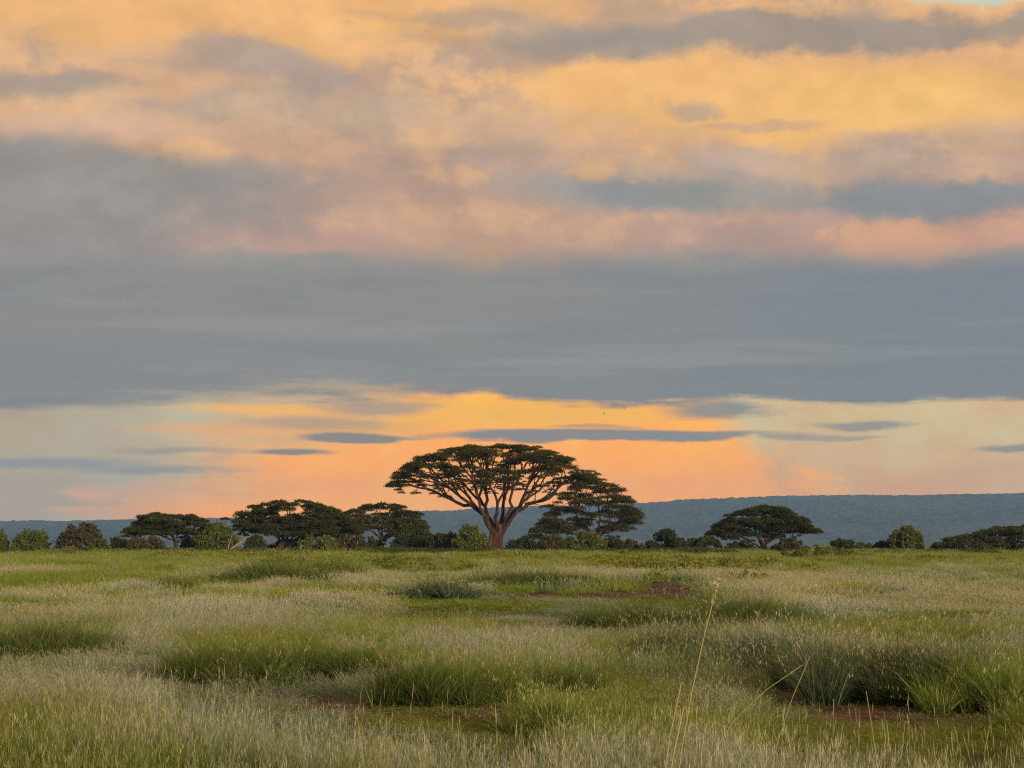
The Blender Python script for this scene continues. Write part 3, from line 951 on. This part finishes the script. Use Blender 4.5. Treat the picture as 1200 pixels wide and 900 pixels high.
def scatter(name, label, P, rot, scl, idx, coll, cat='grass'):
    me = bpy.data.meshes.new(name)
    n = len(P)
    me.vertices.add(n); me.vertices.foreach_set('co', np.asarray(P, np.float32).ravel())
    for nm, ty, arr, key in (('rot', 'FLOAT_VECTOR', rot, 'vector'), ('scl', 'FLOAT_VECTOR', scl, 'vector'), ('pick', 'INT', idx, 'value')):
        a = me.attributes.new(nm, ty, 'POINT')
        a.data.foreach_set(key, np.asarray(arr, np.int32 if ty == 'INT' else np.float32).ravel())
    o = link(bpy.data.objects.new(name, me))
    tag(o, label, cat, kind='stuff')
    ng = bpy.data.node_groups.new(name + '_scatter', 'GeometryNodeTree')
    ng.interface.new_socket('Geometry', in_out='INPUT', socket_type='NodeSocketGeometry')
    ng.interface.new_socket('Geometry', in_out='OUTPUT', socket_type='NodeSocketGeometry')
    N, Lk = ng.nodes, ng.links
    gi, go = N.new('NodeGroupInput'), N.new('NodeGroupOutput')
    ip = N.new('GeometryNodeInstanceOnPoints')
    ci = N.new('GeometryNodeCollectionInfo')
    ci.inputs['Collection'].default_value = coll
    ci.inputs['Separate Children'].default_value = True
    ci.inputs['Reset Children'].default_value = True
    ip.inputs['Pick Instance'].default_value = True
    def named(nm, ty):
        a = N.new('GeometryNodeInputNamedAttribute'); a.data_type = ty; a.inputs['Name'].default_value = nm
        return [s for s in a.outputs if s.enabled][0]
    Lk.new(gi.outputs[0], ip.inputs['Points'])
    Lk.new(ci.outputs[0], ip.inputs['Instance'])
    Lk.new(named('pick', 'INT'), ip.inputs['Instance Index'])
    e2r = N.new('FunctionNodeEulerToRotation')
    Lk.new(named('rot', 'FLOAT_VECTOR'), e2r.inputs[0])
    Lk.new(e2r.outputs[0], ip.inputs['Rotation'])
    Lk.new(named('scl', 'FLOAT_VECTOR'), ip.inputs['Scale'])
    Lk.new(ip.outputs[0], go.inputs[0])
    md = o.modifiers.new('scatter', 'NODES'); md.node_group = ng
    return o

# near variants (fine blades) and far variants (wider sprays)
near_pale = clumps('pale_grass', [(64, (.22, .22), .20, .50, .0048, .20, .30, dict(head=.22, head_len=.15, head_w=2.4, dry=.15)),
                                  (60, (.21, .21), .18, .46, .0048, .24, .35, dict(head=.20, head_len=.13, head_w=2.4, dry=.12)),
                                  (64, (.24, .24), .16, .42, .005, .26, .45, dict(head=.18, head_len=.13, head_w=2.4, dry=.2)),
                                  (56, (.22, .22), .22, .58, .0048, .17, .25, dict(head=.26, head_len=.17, head_w=2.4, dry=.12))], M_pale_grass)
near_green = clumps('green_grass', [(60, (.20, .20), .22, .48, .007, .34, .55, dict(dry=.06)), (56, (.22, .22), .18, .44, .007, .40, .6, dict(dry=.1)),
                                    (60, (.19, .19), .25, .56, .006, .30, .45, dict(head=.08, dry=.06))], M_green_grass)
near_straw = clumps('straw_grass', [(56, (.21, .21), .22, .54, .0052, .26, .38, dict(head=.05, head_len=.12, head_w=1.3, spike=True, dry=.2)),
                                    (58, (.22, .22), .18, .46, .0056, .32, .5, dict(head=.06, head_len=.10, head_w=2.2, dry=.25)),
                                    (50, (.20, .20), .26, .70, .0052, .20, .30, dict(head=.08, head_len=.15, head_w=1.3, spike=True, dry=.15))], M_straw_grass)
far_pale = clumps('far_pale_grass', [(70, (.45, .45), .26, .54, .013, .18, .2, dict(head=.4, head_len=.13, head_w=2.0, seg=2)),
                                     (74, (.5, .5), .22, .46, .013, .22, .25, dict(head=.3, head_len=.12, head_w=2.0, seg=2))], M_pale_grass)
far_green = clumps('far_green_grass', [(60, (.45, .45), .30, .66, .024, .36, .5, dict(seg=2)), (64, (.5, .5), .26, .56, .025, .42, .5, dict(seg=2)),
                                       (56, (.4, .4), .34, .80, .023, .3, .45, dict(seg=2, head=.08))], M_green_grass)
far_straw = clumps('far_straw_grass', [(62, (.45, .45), .30, .64, .015, .22, .3, dict(head=.22, head_len=.15, head_w=2.0, seg=2))], M_straw_grass)
def herb_clumps(nm, mat):
    col = bpy.data.collections.new(nm)
    for i in range(3):
        r = np.random.default_rng(640 + i)
        n = 460
        p = r.normal(size=(n, 3)); p /= np.linalg.norm(p, axis=1)[:, None]
        p *= (r.random(n) ** .45)[:, None] * np.array([.55, .55, .42])
        p[:, 2] = np.abs(p[:, 2]) * 1.5 + .05
        V, F, T = leaf_cloud(p, .042, .2, r, 1.0)
        B, FB, TB = blades(30, (.35, .35), .4, .95, .02, .3, .4, r, seg=2)
        F3 = np.concatenate([F[:, [0, 1, 2]], F[:, [0, 2, 3]]])
        col.objects.link(bpy.data.objects.new('herb_clump', make_mesh('herb', np.concatenate([V, B]), np.concatenate([F3, FB + len(V)]), mat, False, np.concatenate([T, TB]))))
    return col
far_herb = herb_clumps('herb', M_herb)
far_thicket = herb_clumps('thicket', M_shrub_dark)

tussocks = [  # label, column, base row, width, height (picture units), material
    ('dark green tussock at the outer end of the dark tussock row', 250, 803, 138, 56, M_tuft),
    ('dark green tussock, middle of the row above the bare dark hollow', 352, 802, 140, 54, M_tuft),
    ('dark low tussock tucked above the bare hollow, inner end of the row', 420, 800, 74, 44, M_tuft),
    ('spiky green tussock standing in the dark hollow', 490, 828, 116, 60, M_tuft),
    ('green tussock between the spiky one and the arching one', 566, 822, 96, 54, M_tuft_bright),
    ('arching green tussock at the end of the dark hollow', 640, 814, 120, 46, M_tuft),
    ('blue-green tussock overhanging the stony red patch', 896, 792, 124, 60, M_tuft_blue),
    ('soft blue-green tussock behind the overhanging one', 806, 778, 150, 46, M_tuft_blue),
    ('low green tussock patch below the red earth bank', 742, 741, 150, 42, M_tuft),
    ('flat green tussock patch behind the blue-green tussocks', 868, 733, 160, 40, M_tuft),
    ('upright tussock at the near end of the long tussock bank', 988, 824, 112, 74, M_tuft_blue),
    ('tall tussock in the middle of the long tussock bank', 1074, 822, 124, 76, M_tuft),
    ('tall yellow-green tussock at the outer end of the long tussock bank', 1160, 836, 130, 72, M_tuft_bright),
    ('blue-green tussock joining the overhanging one to the long tussock bank', 948, 806, 90, 62, M_tuft_blue),
    ('green tussock filling the gap in the middle of the long tussock bank', 1032, 818, 90, 66, M_tuft),
    ('olive tussock next to the outer end of the long tussock bank', 1120, 828, 100, 80, M_tuft_blue),
    ('dark tussock cut by the edge of the picture in the middle distance', 55, 772, 165, 48, M_tuft),
    ('small dark tussock alone in the pale grass', 190, 697, 76, 24, M_tuft_bright),
    ('wide dark green tussock mound far out in the pale grass', 322, 691, 130, 36, M_tuft),
    ('smaller green tussock joined to the far mound', 388, 683, 74, 34, M_tuft_bright),
    ('blue-green tussock at the start of the red soil strip', 512, 703, 96, 22, M_tuft_blue),
    ('thin green tussock line behind the red soil strip', 618, 690, 150, 24, M_tuft),
    ('bright fresh green tussock in the nearest grass', 90, 925, 190, 72, M_tuft_bright),
    ('fresh green tussock right beside the bright nearest one', 215, 935, 130, 66, M_tuft_bright),
    ('small green tussock among the nearest pale grass', 640, 862, 80, 52, M_tuft_bright),
]
tuft_spots = []
def build_tussocks():
    for i, (lab, u, v, w, h, mat) in enumerate(tussocks):
        r = np.random.default_rng(900 + i)
        if v > 900:
            X, Y = ground_at(u, 900); Y *= (260.0 / (v - HORIZON)); X = (u - 600) / FPX * Y
        else:
            X, Y = ground_at(u, v)
        Z = float(terrain(X, Y)); k = Y / FPX
        W, H = w * k * 1.15, h * k * 1.34
        far = Y > 80
        n = int(min(5200, 900 + 900 * W * min(2.0, 40 / Y + .5)))
        bw = .010 if not far else .03
        Vs, Fs, Ts, o = [], [], [], 0
        nc = max(14, int(W / .11))                      # a tussock is a crowd of fountain-like crowns
        for j in range(nc):
            an = r.uniform(0, 2 * math.pi); q = r.random() ** .6
            cx, cy = .50 * W * q * math.cos(an), min(.42 * W, 1.3) * q * math.sin(an)
            s = (1 - .40 * q * q) * r.uniform(.70, 1.08)
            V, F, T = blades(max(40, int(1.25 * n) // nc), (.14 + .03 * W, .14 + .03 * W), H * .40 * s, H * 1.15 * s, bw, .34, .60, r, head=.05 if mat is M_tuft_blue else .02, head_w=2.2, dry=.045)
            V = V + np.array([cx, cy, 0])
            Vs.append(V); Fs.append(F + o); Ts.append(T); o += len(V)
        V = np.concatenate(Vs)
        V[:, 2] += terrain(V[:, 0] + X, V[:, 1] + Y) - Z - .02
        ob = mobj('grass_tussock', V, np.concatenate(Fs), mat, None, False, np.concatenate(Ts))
        ob.location = (X, Y, Z)
        tag(ob, lab, 'grass tussock', 'grass tussocks on the plain')
        tuft_spots.append((X, Y, W * .5, min(.34 * W, 1.0)))
build_tussocks()

def build_grass():
    r = np.random.default_rng(42)
    def sample(y0, y1, dens, margin=1.5):
        # points uniform over a wedge a good deal wider than the view
        half = 0.2308 * margin
        area = half * (y1 ** 2 - y0 ** 2) + 5 * (y1 - y0)
        n = int(area * dens)
        Y = np.sqrt(r.uniform(y0 ** 2, y1 ** 2, n))
        X = r.uniform(-1, 1, n) * (half * Y + 2.5)
        return X, Y
    bands = [(8, 19, 22, True), (19, 40, 30, True), (40, 75, 15, True), (75, 140, 5.0, False), (140, 260, 2.8, False), (260, 440, 1.8, False)]
    acc = {k: [] for k in ('np', 'ng', 'ns', 'fp', 'fg', 'fs')}
    for y0, y1, dens, near in bands:
        X, Y = sample(y0, y1, dens)
        b = bareness(X, Y)
        keep = r.random(len(X)) > b * .93
        sparse = fbm(X * .35 + 5, Y * .22, 3)
        keep &= r.random(len(X)) < (.35 + 1.1 * sstep(.3, .6, sparse))
        for tx, ty, rx, ry in tuft_spots:
            d = ((X - tx) / rx) ** 2 + ((Y - ty) / ry) ** 2
            keep &= ~((d < .7) & (r.random(len(X)) < .5))
        X, Y = X[keep], Y[keep]
        Z = terrain(X, Y)
        n = len(X)
        # which grass grows where
        s = 1.0 / (1 + Y / 70.0)
        g1 = fbm(X * .075 + 3, Y * .045 + 8, 3)                   # big patches
        g2 = fbm(X * .30 + 40, Y * .15 + 2, 3)
        g3 = fbm(X * .9 + 7, Y * .6 + 20, 3)
        green = .95 * sstep(.485, .56, g1 * .5 + g2 * .5) + .08
        green = np.maximum(green, .96 * sstep(140, 185, Y + (g2 - .5) * 80))
        green = np.maximum(green, .8 * (1 - sstep(24, 31, Y + (X + 7) * .9)) * (X < 0))
        straw = .06 + .6 * sstep(.50, .60, fbm(X * .22 + 90, Y * .12 + 33, 3))
        straw = straw + .4 * (1 - sstep(27, 40, Y))
        q = r.random(n)
        kind = np.where(q < green, 1, np.where(q < green + straw * (1 - green), 2, 0))
        h = .70 + .55 * g3 + .14 * r.normal(size=n)
        h *= 1 + sstep(150, 200, Y) * (.95 * fbm(X * .33 + 8, Y * .12 + 5, 3) - .36)
        h *= .88 + .55 * (1 - sstep(23.5, 29, Y)) + .12 * sstep(60, 100, Y)
        # hollows with thinner, shorter grass
        h *= .62 + .62 * sstep(.34, .62, fbm(X * .2 + 11, Y * .11, 3))
        # short sward in front of the bare patches so the soil shows
        for px, py, rx, ry, st in patches:
            side = 1 - sstep(.75, 1.15, np.abs(X - px * Y / py) / rx)
            fr = sstep(py - ry - .30 * py, py - ry - .14 * py, Y) * (1 - sstep(py, py + ry, Y))
            h *= 1 - .76 * side * fr
        h = np.clip(h, .22, 1.5)
        ws = (1.0 if near else 1.0 + .35 * (Y > 250)) * (.85 + .35 * r.random(n))
        P = np.stack([X, Y, Z - .015], -1)
        R = np.stack([r.normal(size=n) * .07, r.normal(size=n) * .07, r.uniform(0, 6.283, n)], -1)
        S = np.stack([ws, ws, h], -1)
        for kd, nm in ((0, 'p'), (1, 'g'), (2, 's')):
            m = kind == kd
            acc[('n' if near else 'f') + nm].append((P[m], R[m], S[m]))
    out = {'np': ('grass', 'pale feathery seeding grass covering the near plain', near_pale),
           'ng': ('grass', 'fresh green grass growing in patches through the near plain', near_green),
           'ns': ('grass', 'straw-yellow grass with seed heads in the foreground', near_straw),
           'fp': ('grass', 'pale seeding grass of the middle distance', far_pale),
           'fg': ('grass', 'green grass belt in front of the trees', far_green),
           'fs': ('grass', 'yellowish grass streaks of the middle distance', far_straw)}
    # leafy herbs standing in the far belt
    X, Y = sample(120, 425, .42)
    w = fbm(X * .06 + 70, Y * .03 + 14, 3)
    m = r.random(len(X)) < sstep(.42, .60, w) * (.15 + .85 * sstep(150, 230, Y))
    m &= bareness(X, Y) < .1
    X, Y = X[m], Y[m]; n = len(X)
    sz = r.uniform(.5, 1.5, n) * np.where(r.random(n) < .10, 1.3, 1.0) * (.7 + .6 * sstep(.5, .65, fbm(X * .06 + 70, Y * .03 + 14, 3)))
    acc['fh'] = [(np.stack([X, Y, terrain(X, Y) - .05], -1), np.stack([X * 0, X * 0, r.uniform(0, 6.283, n)], -1), np.stack([sz * 1.2, sz * 1.2, sz * .8], -1))]
    out['fh'] = ('undergrowth', 'leafy green herbs standing in the far grass belt', far_herb)
    X, Y = sample(296, 352, .5)
    uu = 600 + FPX * X / Y
    m = r.random(len(X)) < (.10 + .75 * sstep(.45, .6, fbm(X * .12 + 31, Y * .02, 2))) * np.where((uu > 60) & (uu < 860), 1.0, .5)
    X, Y = X[m], Y[m]; n = len(X)
    sz = r.uniform(.7, 2.0, n)
    acc['ft'] = [(np.stack([X, Y, terrain(X, Y) - .05], -1), np.stack([X * 0, X * 0, r.uniform(0, 6.283, n)], -1), np.stack([sz * 1.3, sz * 1.3, sz * .85], -1))]
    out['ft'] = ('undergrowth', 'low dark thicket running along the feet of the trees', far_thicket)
    tot = 0
    for k, (nm, lab, coll) in out.items():
        P, R, S = (np.concatenate(q) for q in zip(*acc[k]))
        tot += len(P)
        scatter(nm, lab, P, R, S, r.integers(0, len(coll.objects), len(P)), coll)
    print('grass clumps', tot)
build_grass()

# ---------------------------------------------------------------- single dry stalks close to the camera
def stalk(label, pts, Y, r0, head=0.0, leaf=None):
    """pts: (column, row) down the stem as seen from the road; the stem runs on to the ground"""
    k = Y / FPX
    P = [np.array([(u - 600) * k, Y + .05 * math.sin(i * 1.3), CAM_H + (HORIZON - v) * k]) for i, (u, v) in enumerate(pts)]
    d = P[0] - P[1] if False else P[-2] - P[-1]
    gx = P[-1][0] - d[0] / max(d[2], .05) * (P[-1][2] - 0) * .25
    gz = float(terrain(gx, Y))
    P.append(np.array([(P[-1][0] * .55 + gx * .45), Y, (P[-1][2] + gz) * .5])); P.append(np.array([gx, Y, gz - .03]))
    P = np.array(P[::-1]); base = P[0].copy(); base[2] += .03
    root = empty('grass_stalk', tuple(base)); tag(root, label, 'grass stalk', 'dry stalks close to the road')
    Q = P - base
    # smooth resample
    t = np.concatenate([[0], np.cumsum(np.linalg.norm(np.diff(Q, axis=0), axis=1))])
    tt = np.linspace(0, t[-1], 16)
    Q = np.stack([np.interp(tt, t, Q[:, i]) for i in range(3)], -1)
    for _ in range(2): Q[1:-1] = (Q[:-2] + 2 * Q[1:-1] + Q[2:]) / 4
    tb = Tubes(); tb.add(Q, np.linspace(r0 * .68, r0 * .34, 16), 6)
    o = tb.obj('stem', M_stalk, root)
    rr = np.random.default_rng(int(pts[0][0] * 7 + pts[0][1]))
    if head:
        n = 70
        s = rr.random(n) * head
        C = Q[-1][None] - (Q[-1] - Q[-3])[None] / np.linalg.norm(Q[-1] - Q[-3]) * s[:, None] + rr.normal(size=(n, 3)) * .0022
        V, F, T = leaf_cloud(C, .0035, 0, rr, 1.2); T[:, 1] = 1
        mobj('seed_head', V, F, M_stalk, root, False, T)
    if leaf:
        for f, du, dv in leaf:
            a = Q[int(f * 15)]
            e = a + np.array([du * k, .02, -dv * k])
            m = bez(a, a * .35 + e * .65 + [0, 0, abs(dv) * k * .25 + .02], e, 6)
            w = np.array([.5, .9, .9, .75, .45, .05]) * r0 * 1.3
            V = np.concatenate([m - np.array([0, 1, .3]) * w[:, None], m + np.array([0.35, 1, .3]) * w[:, None]])
            F = np.array([[i, i + 1, i + 7, i + 6] for i in range(5)])
            T = np.tile([.7, 0, .6, 1.0], (12, 1))
            mobj('leaf_blade', V, F, M_stalk, root, False, T)
    return root

stalk('tallest thin straw stalk leaning across the red earth bank', [(842, 676), (830, 712), (818, 762), (806, 820), (792, 880), (788, 900)], 6.2, .0042, head=.07, leaf=[(.86, 26, -12)])
stalk('thick golden stalk broken at the tip beside the tallest one', [(797, 798), (789, 828), (780, 862), (771, 900)], 5.6, .0052)
stalk('second golden stalk pressed against the thick broken one', [(800, 826), (792, 850), (784, 880), (778, 900)], 5.7, .0048, leaf=[(.93, 72, 62)])
stalk('long thin straw stalk leaning over the blue-green tussock', [(947, 768), (935, 795), (918, 832), (902, 868), (892, 900)], 7.0, .0030)
stalk('fine crossing stalk reaching towards the stony red patch', [(938, 778), (914, 792), (890, 806), (862, 826), (830, 852)], 7.4, .0026)
stalk('upright pale stalk before the stony red patch', [(1012, 808), (1018, 840), (1022, 870), (1026, 900)], 7.2, .0030, leaf=[(.9, -18, 20)])
stalk('short pale stalk standing to the side of the upright one', [(1057, 842), (1054, 864), (1050, 886), (1048, 902)], 8.0, .0030)
stalk('thin green-gold stalk in the nearest pale grass', [(420, 838), (424, 860), (430, 884), (432, 900)], 7.4, .0028, leaf=[(.92, 34, 6)])

# ---------------------------------------------------------------- stones on the bare soil
def build_stones():
    r = np.random.default_rng(77)
    Vs, Fs, o = [], [], 0
    for px, py, rx, ry, st in patches:
        n = 260 if py < 60 else 160
        for _ in range(n):
            a = r.uniform(0, 6.283); q = math.sqrt(r.random()) * .95
            x, y = px + rx * q * math.cos(a), py + ry * q * math.sin(a)
            s = (.008 + .03 * r.random() ** 3) * (1 if py < 60 else 2.6)
            th = np.arange(6) * math.pi / 3 + r.uniform(0, 1)
            j = .7 + .5 * r.random(6)
            z0 = float(terrain(x, y))
            ringb = np.stack([x + s * j * np.cos(th), y + s * j * np.sin(th), np.full(6, z0 - s * .4)], -1)
            ringt = np.stack([x + s * .7 * j * np.cos(th), y + s * .7 * j * np.sin(th), z0 + s * (.35 + .4 * r.random(6))], -1)
            Vs += [ringb, ringt, np.array([[x, y, z0 + s * .75]])]
            for i in range(6):
                i2 = (i + 1) % 6
                Fs += [(o + i, o + i2, o + 6 + i2, o + 6 + i), (o + 6 + i, o + 6 + i2, o + 12)]
            o += 13
    m = bark_material('stone', (0.10, 0.07, 0.05), (0.42, 0.34, 0.27), 20.0)
    ob = mobj('pebbles', np.concatenate(Vs), Fs, m)
    tag(ob, 'small pale stones scattered over the bare red soil', 'stones', kind='stuff')
build_stones()

def build_litter():
    r = np.random.default_rng(78)
    Vs, Ts = [], []
    for px, py, rx, ry, st in patches:
        n = 700 if py < 60 else 300
        a = r.uniform(0, 6.283, n); q = np.sqrt(r.random(n)) * 1.05
        x, y = px + rx * q * np.cos(a), py + ry * q * np.sin(a)
        z = terrain(x, y) + .015
        L = r.uniform(.05, .22, n) * (1 if py < 60 else 1.8); an = r.uniform(0, 6.283, n); w = .004 * (1 if py < 60 else 2.5)
        up = r.uniform(.0, .45, n) * L
        dx, dy = np.cos(an) * L, np.sin(an) * L
        sx, sy = -np.sin(an) * w, np.cos(an) * w
        Vs.append(np.stack([np.stack([x - sx, y - sy, z], -1), np.stack([x + sx, y + sy, z], -1), np.stack([x + dx, y + dy, z + up], -1)], 1).reshape(-1, 3))
        t = np.stack([r.random(n), (r.random(n) < .5) * 1.0, r.random(n), np.ones(n)], -1)
        Ts.append(np.repeat(t, 3, 0))
    V = np.concatenate(Vs)
    m = leaf_material('dead_grass_litter', (0.06, 0.04, 0.025), (0.16, 0.11, 0.06), (0.34, 0.26, 0.14), vary=.6)
    o = mobj('litter', V, np.arange(len(V)).reshape(-1, 3), m, None, False, np.concatenate(Ts))
    tag(o, 'dead grass bits lying on the bare soil', 'litter', kind='stuff')
build_litter()

# ---------------------------------------------------------------- birds in the sky
M_bird = bark_material('dark_feathers', (0.03, 0.022, 0.018), (0.07, 0.05, 0.04), 8.0)
def bird(label, u, v, Y, span, roll, heading):
    X = (u - 600) / FPX * Y; Z = CAM_H + (HORIZON - v) / FPX * Y
    root = empty('bird', (X, Y, Z), heading); root.rotation_euler = (roll, 0, heading)
    tag(root, label, 'bird', 'birds flying above the trees')
    tb = Tubes(); L = span * .42
    tb.add(np.array([[0, -L * .5, 0], [0, -L * .36, .01], [0, -L * .1, 0], [0, L * .25, 0], [0, L * .6, .005]]), np.array([.004, .03, .055, .035, .006]) * span * 1.6, 8)
    tb.obj('body', M_bird, root)
    for s in (-1, 1):
        b = span * .5
        top = [(0, -.10), (.35, -.16), (.7, -.10), (1.0, .08)]
        bot = [(0, .14), (.35, .12), (.7, .10), (1.0, .10)]
        zz = [0, .10, .13, .08]
        V = []
        for (x, y), z in zip(top, zz): V.append((s * x * b, y * span, z * span + .004))
        for (x, y), z in zip(bot, zz): V.append((s * x * b, y * span, z * span))
        for (x, y), z in zip(bot, zz): V.append((s * x * b, (y - .03) * span, z * span - .008))
        F = [(i, i + 1, i + 5, i + 4) for i in range(3)] + [(i + 4, i + 5, i + 9, i + 8) for i in range(3)] + [(i + 8, i + 9, i + 1, i) for i in range(3)]
        mobj('wing', V, F, M_bird, root)
    mobj('tail', [(-.03 * span, L * .5, 0), (.03 * span, L * .5, 0), (.08 * span, L * .85, 0), (-.08 * span, L * .85, 0), (0, L * .55, .01)],
         [(0, 1, 4), (1, 2, 4), (2, 3, 4), (3, 0, 4)], M_bird, root)
bird('small dark bird flying lower, towards the largest tree', 708, 485, 300, .55, .25, 1.2)
bird('small dark bird flying higher, farther out from the largest tree', 732, 478.5, 300, .50, -.3, .7)

# ---------------------------------------------------------------- the hazy evening air
def build_haze():
    x0, x1, y0, y1, z0, z1 = -6450, 6450, -2650, 9350, -12, 262
    V = [(x, y, z) for z in (z0, z1) for y in (y0, y1) for x in (x0, x1)]
    F = [(0, 2, 3, 1), (4, 5, 7, 6), (0, 1, 5, 4), (2, 6, 7, 3), (0, 4, 6, 2), (1, 3, 7, 5)]
    m, g, out = material('evening_haze')
    pv = m.node_tree.nodes.new('ShaderNodeVolumePrincipled')
    pv.inputs['Color'].default_value = (0.33, 0.58, 0.95, 1)
    pv.inputs['Density'].default_value = HAZE
    pv.inputs['Anisotropy'].default_value = 0.0
    m.node_tree.links.new(pv.outputs[0], out.inputs['Volume'])
    o = mobj('haze', V, F, m)
    tag(o, 'thin bluish haze lying over the whole plain', 'haze', kind='stuff')
HAZE = 8e-5
build_haze()
